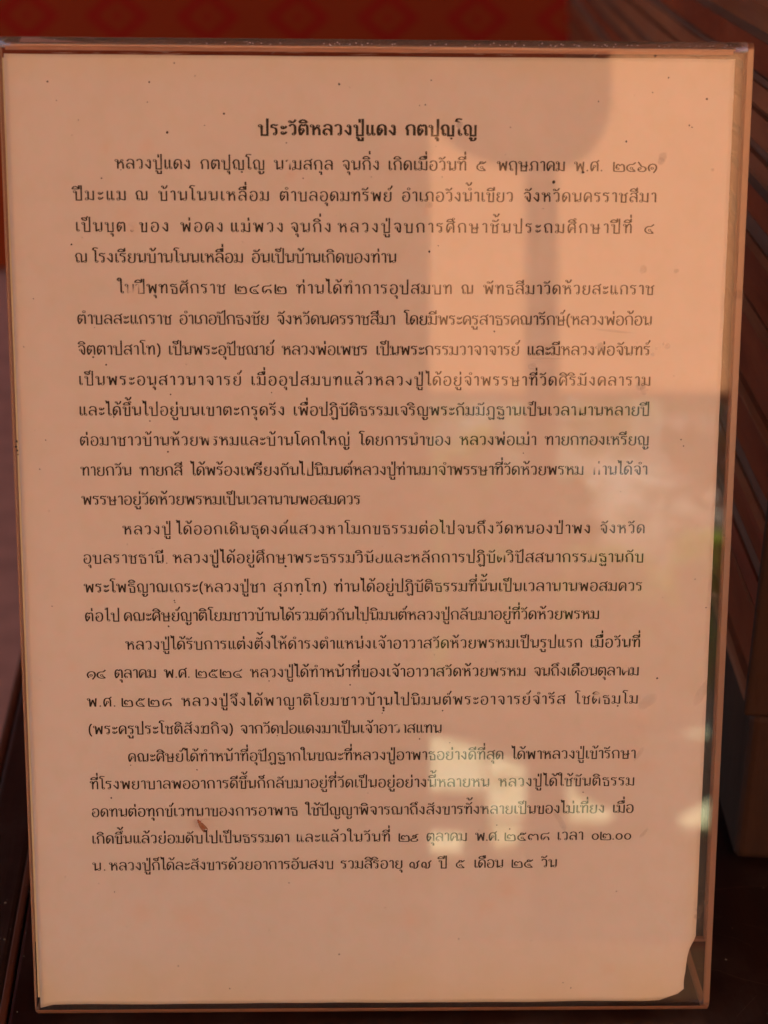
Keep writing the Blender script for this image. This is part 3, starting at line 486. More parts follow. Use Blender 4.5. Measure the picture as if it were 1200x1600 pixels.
# ---------------------------------------------------------------- lettering: a pen-stroke Thai alphabet
# x-height 10, base line 0; "!" marks a corner; strokes end at ";"; "o x,y,r" is a ring, "d x,y,r" a dot
HEAD = "o 1.2,8.7,1.15;"
GLYPHS = {
 'ก': (8.2, "1.7,0! 1.7,5! .8,6.6! 1.6,8.9 4,10 6,9.2 6.7,7! 6.7,0"),
 'ข': (7.4, "o 1.35,8.6,1.15; 2.45,8.9 2.8,7.6 2.3,6! 2.3,0! 6,0! 6,10"),
 'ค': (8.0, "1.7,0! .95,3 .9,6.2 1.8,9 3.9,10 5.9,9.1 6.6,7! 6.6,0; 1.7,0! 3.3,4.3; o 4,5.3,1.05"),
 'ฆ': (8.6, "o 1.4,8.7,1.0; 2.4,8.9 2.8,7.6 2.3,6! 2.4,1.2; o 1.4,1.1,1; 2.4,1.1! 6.8,0! 6.8,10; 3,7.6 4.2,9.2 5.6,9.6 6.8,9"),
 'ง': (6.6, "o 3.5,8.8,1.05; 4.55,8.9! 4.7,3 4.3,.2! .6,4.9"),
 'จ': (7.4, "0.9,8.2 2,9.6 3.7,10 5.4,9.1 6,6.8 5.9,1.4 5.2,0! 3.5,3; o 2.6,5,1.05; 3.65,5! 3.6,2.4"),
 'ช': (7.8, "o 1.35,8.6,1.15; 2.45,8.9 2.8,7.6 2.3,6! 2.3,0! 6,0! 6,6.8! 5,7.6! 7.4,10"),
 'ฌ': (11.2, "o 2.8,1.1,1; 1.7,1.1! 1.7,5.2! .8,6.7! 1.6,9 3.5,10 5.1,9 5.7,7.2! 5.7,1.2; o 6.7,1.1,1; 7.7,1! 9.4,0! 9.4,7! 8.4,7.8! 10.6,10"),
 'ญ': (10.6, "o 2.8,1.1,1; 1.7,1.1! 1.7,5.2! .8,6.7! 1.6,9 3.5,10 5.1,9 5.7,7.2! 5.7,0! 9.3,0! 9.3,10; o 5.7,-2.6,.9; 6.5,-2 6.2,-4.6 8.3,-4.4 9.3,-3.2! 9.3,-1.6"),
 'ฎ': (8.2, "1.7,0! 1.7,5! .8,6.6! 1.6,8.9 4,10 6,9.2 6.7,7! 6.7,-4"),
 'ฏ': (8.4, "o 1.3,1.1,1; 2.4,1.1! 2.4,5.2! 1.4,6.7! 2.2,9 4.4,10 6.4,9.1 6.9,7.2! 6.9,-4.6! 5.2,-3! 3.8,-4.6! 2.6,-3.6; o 2.9,-2.6,.8"),
 'ฐ': (7.6, "1,7.4! 1.2,9.2 2.8,9.8 4.3,9.1 5.9,9.9; 1,7.4! 3.9,7.2 5.9,6.2 6.4,4.6! 6.4,0; 1.6,3.9! 2.4,4.4! 2.4,1.2; o 3.4,1.1,1; 4.5,1! 6.4,.1; o 2,-2.5,.85; 2.9,-2.6! 3.2,-4.4! 4.7,-3! 6.2,-4.4! 6.6,-1.4"),
 'ณ': (11.2, "o 2.8,1.1,1; 1.7,1.1! 1.7,5.2! .8,6.7! 1.6,9 3.5,10 5.1,9 5.7,7.2! 5.7,.2! 7.6,1.4; o 8.7,1.1,1; 9.7,1.2! 9.7,10"),
 'ด': (8.0, "1.7,0! .9,3 .9,6.2 1.8,9 3.9,10 5.9,9.1 6.6,7! 6.6,0; 1.7,0! 3.8,3.9 4,5.4; o 2.95,5.6,1.0"),
 'ต': (8.2, "1.7,0! .9,3 .8,6.4 1.5,9 2.6,9.9! 3.9,8.5! 5.1,9.9 6.4,9 6.8,7! 6.8,0; 1.7,0! 3.8,3.7 4.1,5.2; o 3.05,5.4,1.0"),
 'ถ': (8.2, "o 2.8,1.1,1; 1.7,1.1! 1.7,5.2! .8,6.7! 1.6,9 4,10 6,9.2 6.7,7! 6.7,0"),
 'ฤ': (8.2, "o 2.8,1.1,1; 1.7,1.1! 1.7,5.2! .8,6.7! 1.6,9 4,10 6,9.2 6.7,7! 6.7,-4.6"),
 'ท': (8.2, "o 1.2,8.7,1.15; 2.4,9! 2.4,0; 2.4,5.6! 3.9,8.8 5.3,9.9 6.4,8.9 6.7,7! 6.7,0"),
 'ธ': (7.4, "1,7.3! 1.2,9.2 2.7,9.8 4.3,9.1 6,9.9; 1,7.3! 3.9,7.2 5.7,6.2 6.1,4.6! 6.1,0! 2.4,0! 2.4,4.4! 1.3,4.4"),
 'น': (8.4, "o 1.2,8.7,1.15; 2.4,9! 2.4,.1! 4.5,2.3; o 5.8,1.3,1.25; 7.0,1.6! 7.0,10"),
 'บ': (8.2, "o 1.2,8.7,1.15; 2.4,9! 2.4,0! 6.7,0! 6.7,10"),
 'ป': (8.2, "o 1.2,8.7,1.15; 2.4,9! 2.4,0! 6.7,0! 6.7,15.6"),
 'ผ': (9, "o 2.9,8.8,1.05; 1.8,9! 1.8,0! 4.6,5! 7.2,0! 7.2,10"),
 'พ': (9.4, "o 1.2,8.7,1.15; 2.2,9! 2.7,0! 5,8.2! 7.3,0! 7.9,10"),
 'ภ': (8.6, "o 1.3,1.1,1; 2.4,1.1! 2.4,5.2! 1.4,6.7! 2.2,9 4.5,10 6.5,9.2 7.1,7! 7.1,0"),
 'ม': (8.4, "o 1.3,8.7,1.15; 2.5,9! 2.5,1.4; o 1.2,1.2,1.2; 2.4,1.6! 6.9,.1! 6.9,10"),
 'ย': (8.0, "o 2.3,8.8,1.0; 1.35,8.4 1.3,6.6 3.2,5.2! 1.5,4.3 1.2,2 2.2,.3 4,-.1 5.8,.6 6.5,2.6! 6.5,10"),
 'ร': (6.4, "o 3.3,1.1,1; 4.35,1.3! 4.4,4.4 4,6.2 2.4,7 .9,7.3! 1,9.2 2.5,9.8 3.9,9.1 5.5,9.9"),
 'ล': (8.0, "o 2.4,1.1,1; 1.3,1.2! .9,3 1.4,5 3.2,5.9 5.2,5.2 6.5,3.4; 1.2,7.8 2.2,9.5 4,10 6,9.1 6.6,7! 6.6,0"),
 'ว': (6.6, "o 3.9,1.1,1; 4.95,1.2! 5,6.6 4.6,9 3,10 1.4,9.4 .8,8.2"),
 'ศ': (8.0, "1.7,0! .95,3 .9,6.2 1.8,9 3.9,10 5.9,9.1 6.6,7! 6.6,0; 1.7,0! 3.3,4.3; o 4,5.3,1.05; 5.3,9.2! 7.6,11.6"),
 'ษ': (8.8, "o 1.2,8.7,1.15; 2.4,9! 2.4,0! 6.7,0! 6.7,10; o 4.6,4.8,1; 5.5,4.4! 8.2,5.6"),
 'ส': (8.0, "o 2.4,1.1,1; 1.3,1.2! .9,3 1.4,5 3.2,5.9 5.2,5.2 6.5,3.4; 1.2,7.8 2.2,9.3 4,9.8 5.8,8.9 6.6,6.8! 6.6,0; 5,8.7! 7.7,11.2"),
 'ห': (8.4, "o 1.2,8.7,1.15; 2.4,9! 2.4,0; 2.4,4.4! 4.9,7.6; o 5.8,8.6,1.0; 4.4,6.8 6,6.6 6.8,4.6! 6.8,0"),
 'อ': (7.8, "1,8 2,9.5 3.8,10 5.7,9.1 6.6,6.4 6.4,2.6 5.2,.4 3.6,0 2,.6 1.2,2.4 1.1,5; o 2.15,5.3,1.05"),
 'ะ': (5.6, "o 1.7,7.5,.95; .9,6.9 2.2,6.1 3.8,6.8 4.9,8.6; o 1.7,2.3,.95; .9,1.7 2.2,.9 3.8,1.6 4.9,3.4"),
 'า': (5.4, ".9,8.3 1.6,9.6 2.8,10 3.8,9.2 4.1,7.4! 4.1,0"),
 'เ': (3.9, "1.3,10! 1.3,1.2; o 2.35,1.1,1.0"),
 'แ': (7.4, "1.3,10! 1.3,1.2; o 2.35,1.1,1.0; 4.9,10! 4.9,1.2; o 5.95,1.1,1.0"),
 'โ': (5.0, "o 3.6,1.1,1.0; 2.5,1.2! 2.5,11.6 1.9,12.9 .4,13.6! 1,15.4 2.6,15.7 4.8,15.2"),
 'ใ': (4.8, "o 3.6,1.1,1.0; 2.5,1.2! 2.5,12 2.5,15 1.1,16.3 -.3,15.2 -.1,13.6; o .9,13.7,.85"),
 'ไ': (4.8, "o 3.6,1.1,1.0; 2.5,1.2! 2.5,16! 1.6,14 .7,13.8! .5,15.9 -.6,16.2"),
 '๐': (7.6, "e 3.6,3.9,2.7,3.6"),
 '๑': (7.8, "1.9,.4 .9,3.4 1.7,6.6 3.8,7.8 5.8,6.8 6.5,4 5.8,1 4.4,-1.4; o 3.5,3.4,1.1"),
 '๒': (9.6, "1.1,10! 1.1,1.2 2,0! 7.8,0 8.4,3 7.9,6.4 6.5,7.4! 5.3,6! 4,7.4 2.9,6 2.8,3; o 3.9,2.8,1"),
 '๓': (9.2, "1.2,1.6 .8,4.6 1.6,7 2.8,7.6 4.2,5.8! 5.6,7.6 7.2,7 7.9,4! 7.9,0; o 2.3,1.6,1.1"),
 '๔': (7.8, "6.9,9.6! 5.2,7.5 2.8,7.2 1,5.2 1,2.2 2.8,.2 5.2,0! 6.9,.1; 6.6,.2! 5,2.2; o 4,3.3,1.1"),
 '๕': (7.8, "6.9,9.6! 5.2,7.5 2.8,7.2 1,5.2 1,2.2 2.8,.2 5.2,0! 6.9,.1; 6.6,.2! 5,2.2; o 4,3.3,1.1; 2.6,7.2! 3.2,9.2 4.6,9! 5.2,7.6"),
 '๖': (7.6, "1,10! 2.4,7.4 3.6,5.2 5.6,4.6 6.6,2.4 5.4,.2 3,0 1.3,1.2 1.2,3.2; o 2.3,3.2,1.05"),
 '๗': (9.2, "o 2.1,1.5,1.05; 1,1.8 .8,5 2.2,7.5 3.8,6.6 4.2,4.4! 4.2,0! 5.8,.1 6.9,2 7,5 6.5,6.8! 8.6,9.6"),
 '๘': (7.8, "7,9.6! 5.6,8.2 2.4,8 1,6 1,1.8; o 2.1,1.4,1.05; 3.1,1.6 3.8,3.8 5.6,4.2 6.6,2.4! 6.7,0"),
 '๙': (7.8, "o 3.4,5.2,1.05; 2.3,5.4 3,7.4 4.8,7 5.2,5.2 4.2,3.9! 1.6,3.2 .9,1.6 2,.1 5,.1 6.2,1.2 6,3; 4.6,7 5.4,8.4 7,8.8"),
 '(': (4.2, "3.2,12.4 1.6,9.4 1.1,5 1.6,.6 3.2,-2.6"), ')': (4.2, ".8,12.4 2.4,9.4 2.9,5 2.4,.6 .8,-2.6"),
 '.': (3.6, "d 1.6,.7,.8"),
}
# marks hang from the right-hand stem of their letter, which is x = 0 here
MARKS = {
 'ั': "o -3.9,12.7,.9; -3,12.5 -2.4,11.9 -.9,12.5 .4,14.6",
 'ิ': "-6,11.7! -5,13.5 -3.1,14.3 -1.2,13.3 -.1,11.7! -6,11.7",
 'ี': "-6,11.7! -5,13.5 -3.1,14.3 -1.2,13.3 -.1,11.7! -6,11.7; -.1,11.7! -.1,15.6",
 'ึ': "-6,11.7! -5,13.5 -3.1,14.3 -1.2,13.3 -.1,11.7! -6,11.7; o -.3,14.7,.95",
 'ื': "-6,11.7! -5,13.5 -3.1,14.3 -1.2,13.3 -.1,11.7! -6,11.7; -.1,11.7! -.1,15.6; -1.7,12.6! -1.7,15.4",
 '็': "o -3.6,12.5,.75; -4.4,12.8 -4.7,14.3 -3,14.6 -1.2,13.9 -.8,12.4 -2,11.6 -2.9,12; -2,14.3 -.7,14.7 .1,16.2",
 'ํ': "o -.7,13.2,1.15",
 '่': "-.4,11.8! -.5,15.4", '้': "o -3.4,14.6,.8; -2.6,14.4 -2.2,12.5! -1,12.8 .1,14.2 .7,16",
 '์': "o -1.5,12.8,1; -.7,13.4 .2,14.4 .9,16.6",
 'ุ': "o -1,-2.4,.9; -.1,-2.4! -.1,-5.4", 'ู': "o -3.9,-2.3,.8; -3.1,-2.6! -3.1,-4.6! -.1,-4.7! -.1,-1.7",
 'ฺ': "d -1.2,-2.7,.95",
}
def widen(ch, k):
    adv, spec = GLYPHS[ch]; out = []
    for st in spec.split(';'):
        st = st.strip()
        if st[0] in 'ode':
            q = st[1:].split(','); q[0] = ' %.2f' % (float(q[0])*k); out.append(st[0]+','.join(q))
        else:
            out.append(' '.join('%.2f,%s' % (float(t.split(',')[0])*k, t.split(',')[1]) for t in st.split()))
    GLYPHS[ch] = (adv*k, '; '.join(out))
for ch in '๑๒๓๔๕๖๘': widen(ch, 1.22)
widen('๗', 1.12); widen('๙', 1.12)
widen('๐', 1.12)
TONES = '่้์'
UPPER = 'ัิีึื็ํ'
LOWER = 'ฺุู'

def catmull(p):
    if len(p) < 3: return list(p)
    out = []
    for i in range(len(p)-1):
        a = p[i-1] if i else p[0]; b = p[i]; c = p[i+1]; d = p[i+2] if i+2 < len(p) else p[-1]
        for k in range(5):
            t = k/5.0
            out.append(tuple(.5*((2*b[j])+(-a[j]+c[j])*t+(2*a[j]-5*b[j]+4*c[j]-d[j])*t*t+(-a[j]+3*b[j]-3*c[j]+d[j])*t**3) for j in (0, 1)))
    out.append(p[-1]); return out

def parse(spec):
    """stroke text -> list of ('line', pts) / ('ring', pts) / ('dot', pts)"""
    out = []
    for st in spec.split(';'):
        st = st.strip()
        if not st: continue
        if st[0] in 'ode':
            v = [float(q) for q in st[1:].split(',')]
            rx = v[2]; ry = v[3] if len(v) > 3 else v[2]; n = 16 if rx > 2 else 10
            out.append(('dot' if st[0] == 'd' else 'ring', [(v[0]+rx*math.cos(2*math.pi*k/n), v[1]+ry*math.sin(2*math.pi*k/n)) for k in range(n)]))
            continue
        run = []; pts = []
        for tok in st.split():
            c = tok.endswith('!'); q = tuple(float(w) for w in tok.rstrip('!').split(','))
            run.append(q)
            if c and len(run) > 1:
                pts += catmull(run)[:-1]; run = [q]
        pts += catmull(run) if len(run) > 1 else run
        cut = [pts[0]]                      # an acute turn starts a new ribbon
        for k in range(1, len(pts)):
            cut.append(pts[k])
            if k < len(pts)-1:
                a = (pts[k][0]-pts[k-1][0], pts[k][1]-pts[k-1][1]); b = (pts[k+1][0]-pts[k][0], pts[k+1][1]-pts[k][1])
                if (a[0]*b[0]+a[1]*b[1]) < -.12*math.hypot(*a)*math.hypot(*b):
                    out.append(('line', cut)); cut = [pts[k]]
        if len(cut) > 1: out.append(('line', cut))
    return out
PARSED = {}
def strokes_of(key, spec):
    if key not in PARSED: PARSED[key] = parse(spec)
    return PARSED[key]

def clusters(text):
    """[(advance, [(key, spec, dx, dy)])] with Thai marks stacked on their letters"""
    text = text.replace('ำ', 'ํา')
    if True:   # the tone of a sara-am is written before it: put the ring first, the tone above it
        for t in TONES: text = text.replace(t+'ํ', 'ํ'+t)
    out = []; i = 0
    while i < len(text):
        ch = text[i]
        adv, spec = GLYPHS[ch]; j = i+1; marks = []
        while j < len(text) and text[j] in MARKS: marks.append(text[j]); j += 1
        stem = {'พ': 7.9, 'ณ': 9.7, 'ญ': 9.3, 'ฌ': 9.4, 'ว': 5, 'ร': 4.6, 'ง': 4.6, 'ภ': 7.1}.get(ch, 6.7)
        low = any(m in LOWER for m in marks)
        if ch in 'ญ' and low: spec = spec.split('; o 5.7')[0]
        items = [(ch+('_' if low else ''), spec, 0, 0)]
        up = any(m in UPPER for m in marks)
        tall = ch in 'ป'
        for m in marks:
            dx = stem; dy = 0
            if m in UPPER and tall: dx -= 1.7
            if m in TONES:
                if up: dy = 4.6; dx -= 1.7 if tall else 0
                elif tall: dx -= 1.9
                if up and m == '่': dx += .2
            if m == 'ุ' and ch == 'ฤ': dx -= 1
            items.append((m, MARKS[m], dx, dy))
        out.append((adv, items)); i = j
    return out

def ribbon(verts, faces, kind, pts, width, T):
    """pen stroke: verticals heavier than horizontals"""
    n = len(pts)
    if kind == 'dot':
        b = len(verts); verts += [T(*p) for p in pts]; faces.append(tuple(range(b, b+n))); return
    closed = kind == 'ring'
    L = []; Rr = []
    for i in range(n):
        if closed: a, c = pts[i-1], pts[(i+1) % n]
        else: a, c = pts[max(i-1, 0)], pts[min(i+1, n-1)]
        b = pts[i]
        d0 = (b[0]-a[0], b[1]-a[1]); d1 = (c[0]-b[0], c[1]-b[1])
        l0 = math.hypot(*d0) or 1e-9; l1 = math.hypot(*d1) or 1e-9
        if l0 < 1e-6: t0 = (d1[0]/l1, d1[1]/l1)
        else: t0 = (d0[0]/l0, d0[1]/l0)
        t1 = (d1[0]/l1, d1[1]/l1) if l1 > 1e-6 else t0
        tx, ty = t0[0]+t1[0], t0[1]+t1[1]; l = math.hypot(tx, ty)
        if l < .3: tx, ty, l = t1[0], t1[1], 1
        tx /= l; ty /= l
        cosh = max(.55, tx*t1[0]+ty*t1[1])
        w = width*(.74+.42*abs(ty)**1.5)*(.56 if closed and len(pts) < 12 else 1)/2/cosh
        L.append(T(b[0]-ty*w, b[1]+tx*w)); Rr.append(T(b[0]+ty*w, b[1]-tx*w))
    b = len(verts); verts += L+Rr
    for i in range(n if closed else n-1):
        k = (i+1) % n
        faces.append((b+i, b+n+i, b+n+k, b+k))

# ---------------------------------------------------------------- the acrylic holder
def P(u, v, n=0.):
    """u right, v up the leaning face, n towards the viewer; millimetres -> world"""
    u, v, n = u/1000, v/1000, n/1000
    return Vector((u, v*math.sin(LEAN)-n*math.cos(LEAN), v*math.cos(LEAN)+n*math.sin(LEAN)))
hold = empty('acrylic_sign_holder', (0, 0, 0)); tag(hold, 'clear bent acrylic sign holder with scratched folds holding the typed sheet', 'sign holder')
# side profile of the one bent sheet, as a centre line in (n, v): back panel, over the top, down the front, base
T_ = 1.9
cl = []
cn = -.35                                            # middle between front and back panel
FN, BN = 1.35, -2.05
VT = 300.35-1.0
rtop = (FN-BN)/2
cl.append((BN, 24.6, 'flat'))
for k in range(1, 8): cl.append((BN, 24.6+(VT-24.6)*k/8, 'flat'))
cl.append((BN, VT-.25, 'flat'))
for k in range(0, 17):
    a = math.pi-math.pi*k/16; cl.append((cn+rtop*math.cos(a), VT+rtop*math.sin(a), 'bend'))
cl.append((FN, VT-.25, 'flat'))
for k in range(1, 12): cl.append((FN, VT-(VT-4.6)*k/12, 'flat'))
# bend at the foot, then the base runs back along the table: directions in (n, v)
R2 = 3.3
ctr = (FN-R2, 4.6)
cl.append((FN, 4.85, 'flat'))
for k in range(0, 9):
    a = 0+(-(math.pi/2)-LEAN)*k/8
    cl.append((ctr[0]+R2*math.cos(a), ctr[1]+R2*math.sin(a), 'bend'))
last = cl[-1]
# world +y expressed in (n, v)
wy = (-math.cos(LEAN), math.sin(LEAN))
cl.append((last[0]+wy[0]*.3, last[1]+wy[1]*.3, 'flat'))
for k in (1, 2, 3, 4): cl.append((last[0]+wy[0]*22*k, last[1]+wy[1]*22*k, 'flat'))
def offset_pair(i, t):
    a = cl[max(i-1, 0)]; b = cl[min(i+1, len(cl)-1)]
    d = Vector((b[0]-a[0], b[1]-a[1])).normalized(); q = Vector((d.y, -d.x))
    # q points to the left of travel; keep the outer side first
    return (cl[i][0]-q.x*t/2, cl[i][1]-q.y*t/2), (cl[i][0]+q.x*t/2, cl[i][1]+q.y*t/2)
pairs = [offset_pair(i, T_) for i in range(len(cl))]
vmin = min(P(0, v_, n_).z for pr in pairs for n_, v_ in pr)
DZ = .0006-vmin
def sheet(name, u0, u1, mats, rng=None, inset=0., bow=None):
    rng = rng or range(len(cl)); rng = list(rng); v = []; f = []; mi = []
    nu = max(2, int((u1-u0)/6)+1) if u1-u0 > 20 else 2
    us = [u0+(u1-u0)*k/(nu-1) for k in range(nu)]
    for u in us:
        for i in rng:
            for s_ in (0, 1):
                n_, v_ = pairs[i][s_]
                m_, w_ = cl[i][0], cl[i][1]
                n_ += (m_-n_)*inset; v_ += (w_-v_)*inset
                q = P(u, v_, n_); q.z += DZ
                v.append(q)
    L_ = len(rng)*2
    for a in range(nu-1):
        for i in range(len(rng)-1):
            bend = (1 if cl[rng[i]][1] > 200 else 2) if (cl[rng[i]][2] == 'bend' or cl[rng[i+1]][2] == 'bend') and len(mats) > 1 else 0
            b0 = a*L_+2*i; b1 = (a+1)*L_+2*i
            f.append((b0, b0+2, b1+2, b1)); mi.append(bend)
            f.append((b0+1, b1+1, b1+3, b0+3)); mi.append(bend)
        for i in (0, len(rng)-1):
            b0 = a*L_+2*i; b1 = (a+1)*L_+2*i; f.append((b0, b0+1, b1+1, b1)); mi.append(0)
    for a in (0, nu-1):
        for i in range(len(rng)-1):
            b0 = a*L_+2*i; f.append((b0, b0+1, b0+3, b0+2)); mi.append(0)
    o = mesh(name, v, f, None, hold, False, mats, mi)
    bm = bmesh.new(); bm.from_mesh(o.data); bmesh.ops.recalc_face_normals(bm, faces=bm.faces)
    for fc in bm.faces: fc.smooth = fc.material_index > 0
    bm.to_mesh(o.data); bm.free()
    return o
UL, UR = -106.3, 109.8
sheet('bent_sheet', UL+.35, UR-1.8, [M_ACR, M_BEND, M_FOLD])
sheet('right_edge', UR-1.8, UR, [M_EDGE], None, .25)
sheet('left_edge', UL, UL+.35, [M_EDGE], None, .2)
# sawn edge of the back panel, and a painted light band along the foot fold
def rim(name, poly, u0, u1, mat, smooth=False):
    n = len(poly); v = []; f = []
    for u in (u0, u1):
        for n_, v_ in poly:
            q = P(u, v_, n_); q.z += DZ; v.append(q)
    for i in range(n): f.append((i, (i+1) % n, n+(i+1) % n, n+i))
    f += [tuple(range(n)), tuple(range(2*n-1, n-1, -1))]
    o = mesh(name, v, f, mat, hold)
    bm = bmesh.new(); bm.from_mesh(o.data); bmesh.ops.recalc_face_normals(bm, faces=bm.faces); bm.to_mesh(o.data); bm.free()
    return o
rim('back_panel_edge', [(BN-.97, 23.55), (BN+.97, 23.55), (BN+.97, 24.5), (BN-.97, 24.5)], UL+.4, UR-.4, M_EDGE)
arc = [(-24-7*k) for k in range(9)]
rim('foot_light_band', [(ctr[0]+4.40*math.cos(math.radians(a)), ctr[1]+4.40*math.sin(math.radians(a))) for a in arc]
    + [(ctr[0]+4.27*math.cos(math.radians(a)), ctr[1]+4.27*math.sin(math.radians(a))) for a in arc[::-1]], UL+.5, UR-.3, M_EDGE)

# ---------------------------------------------------------------- the sheet of paper
def wave(u, v):
    """gentle cockle of the sheet, mm towards the viewer (never proud of the acrylic)"""
    w = .13*noise.noise((u*.018, v*.012, 0))+.05*noise.noise((u*.05, v*.04, 5))
    for bu, bv, r in BLISTERS:
        d = ((u-bu)**2+(v-bv)**2)/(r*r)
        if d < 6: w += .03*math.exp(-d)
    return w-.05
pap = empty('printed_sheet', (0, 0, 0)); tag(pap, 'aged cream paper printed in Thai, torn at its lower right corner', 'paper sheet')
torn = [(q[1], q[0]) for q in TORN]                 # (v, u)
def right(v):
    if v >= torn[0][0]: return 105.0+.08*noise.noise((v*.2, 3, 0))
    for a, b in zip(torn, torn[1:]):
        if b[0] <= v <= a[0]:
            t = (a[0]-v)/max(1e-6, a[0]-b[0]); return a[1]+(b[1]-a[1])*t+.12*noise.noise((v*1.3, 0, 7))
    return torn[-1][1]
def bottom(u):
    b = 3.6+.25*noise.noise((u*.05, 0, 2))
    if u < -101: b += (-101-u)*-.25
    if u > 90: b += .035*(u-90)**1.4
    return b
nu, nv = 141, 196
v = []; f = []; st = []; td = []
TOPV = 297.2
for j in range(nv):
    tv = j/(nv-1)
    for i in range(nu):
        tu = i/(nu-1)
        vv0 = 3.6+(TOPV-3.6)*tv
        u = -105.0+(right(vv0)+105.0)*tu
        lo = bottom(u); vv = lo+(TOPV+.25*noise.noise((u*.03, 9, 0))-lo)*tv
        q = P(u, vv, wave(u, vv)); q.z += DZ; v.append(q)
        s_ = 0
        for bu, bv, r in BLISTERS:
            d = ((u-bu)**2+(vv-bv)**2)/(r*r)
            if d < 5: s_ = max(s_, .42*math.exp(-d*1.3)*(.6+.9*abs(noise.noise((u*.4, vv*.4, 1)))))
        st.append(s_)
        td.append(max(0, min(1, (.62*max(0, 1-(vv-4)/24)**1.5+.35*max(0, (TOPV-vv < 9) and (1-(TOPV-vv)/9) or 0)+(.5*max(0, 1-(105-u)/5) if vv < 60 else 0))*(.7+.6*noise.noise((u*.05, vv*.08, 4))))))
for j in range(nv-1):
    for i in range(nu-1): a = j*nu+i; f.append((a, a+1, a+nu+1, a+nu))
# back face and rim: the sheet has thickness
base = len(v); back = P(0, 0, -.14)-P(0, 0, 0)
rimids = [i for i in range(nu)]+[j*nu+nu-1 for j in range(1, nv)]+[(nv-1)*nu+i for i in range(nu-2, -1, -1)]+[j*nu for j in range(nv-2, 0, -1)]
for k in rimids: v.append(v[k]+back); st.append(0); td.append(.5)
n = len(rimids)
for k in range(n): f.append((rimids[k], base+k, base+(k+1) % n, rimids[(k+1) % n]))
f.append(tuple(range(base+n-1, base-1, -1)))
sh = mesh('sheet', v, f, M_PAPER, pap, True)
for nm, dat in (('stain', st), ('tide', td)):
    at = sh.data.attributes.new(nm, 'FLOAT', 'POINT'); at.data.foreach_set('value', dat)
# a second sheet behind, showing as a thin yellowed edge on the left
v = []; f = []
for (u, vv) in ((-105.75, 6), (60, 6), (60, 296.2), (-105.6, 296.2)):
    q = P(u, vv, -.45); q.z += DZ; v.append(q)
v += [q+P(0, 0, -.12) for q in v]
f = [(0, 1, 2, 3), (7, 6, 5, 4), (0, 4, 5, 1), (1, 5, 6, 2), (2, 6, 7, 3), (3, 7, 4, 0)]
mesh('backing_sheet', v, f, plain('yellowed_paper', (.74, .62, .38), .9, .1, 60), pap)

# refracted light inside the top fold, painted as a narrow pinkish orange strip
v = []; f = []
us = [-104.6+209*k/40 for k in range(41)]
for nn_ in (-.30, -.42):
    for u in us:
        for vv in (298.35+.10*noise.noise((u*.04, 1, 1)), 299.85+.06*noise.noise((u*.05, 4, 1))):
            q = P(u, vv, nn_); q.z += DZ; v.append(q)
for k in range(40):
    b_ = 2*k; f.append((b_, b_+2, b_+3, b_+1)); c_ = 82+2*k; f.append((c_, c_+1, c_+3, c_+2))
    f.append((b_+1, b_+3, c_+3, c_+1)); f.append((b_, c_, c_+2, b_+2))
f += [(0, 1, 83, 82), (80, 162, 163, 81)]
mesh('refraction_band', v, f, plain('pink_orange_strip', (.60, .30, .19), .8, .25, 60), pap)

# ---------------------------------------------------------------- the print
def lift(u, v):
    m = 0
    for bu, bv, r in LIFTED:
        d = math.hypot(u-bu, v-bv)/r
        if d < 1.25: m = max(m, min(1, (1.25-d)/.5))
    return m*.97
INK_N = .045
def sheet_uv(q):
    q = Vector(q)-Vector((0, 0, DZ)); return q.x*1000, (q.y*math.sin(LEAN)+q.z*math.cos(LEAN))*1000
for li, words in enumerate(LINES):
    v = []; f = []
    title = li == 0
    sx, sy, pen = (.385, .300, 2.05) if title else (.340, .270, 1.50)
    for text, ua, va, ub, vb in words:
        va -= DZ*1000; vb -= DZ*1000
        cs = clusters(text)
        nat = sum(c[0] for c in cs)*sx
        lead = .5*sx
        trail = 1.2*sx
        gap = (ub-ua-nat+lead+trail)/max(1, len(cs)-1) if len(cs) > 1 else 0
        cx = ua-lead if len(cs) > 1 else (ua+ub)/2-nat/2
        for adv, items in cs:
            for key, spec, dx, dy in items:
                for kind, pts in strokes_of(key, spec):
                    x0 = cx+dx*sx
                    jit = random.uniform(.96, 1.05)
                    def T(a, b):
                        u = x0+a*sx; vv = va+(vb-va)*(u-ua)/max(.1, ub-ua)+(b+dy)*sy
                        q = P(u, vv, wave(u, vv)+INK_N+.002*(len(f) % 5)); q.z += DZ
                        return q
                    # pen width is in letter units; the letter is drawn wider than tall
                    ribbon(v, f, kind, pts, pen*jit*.86, T)
            cx += adv*sx+gap
    o = mesh('title_line' if title else 'text_line', v, f, M_INK, pap)
    at = o.data.attributes.new('lift', 'FLOAT', 'POINT')
    at.data.foreach_set('value', [lift(*sheet_uv(q)) for q in v])

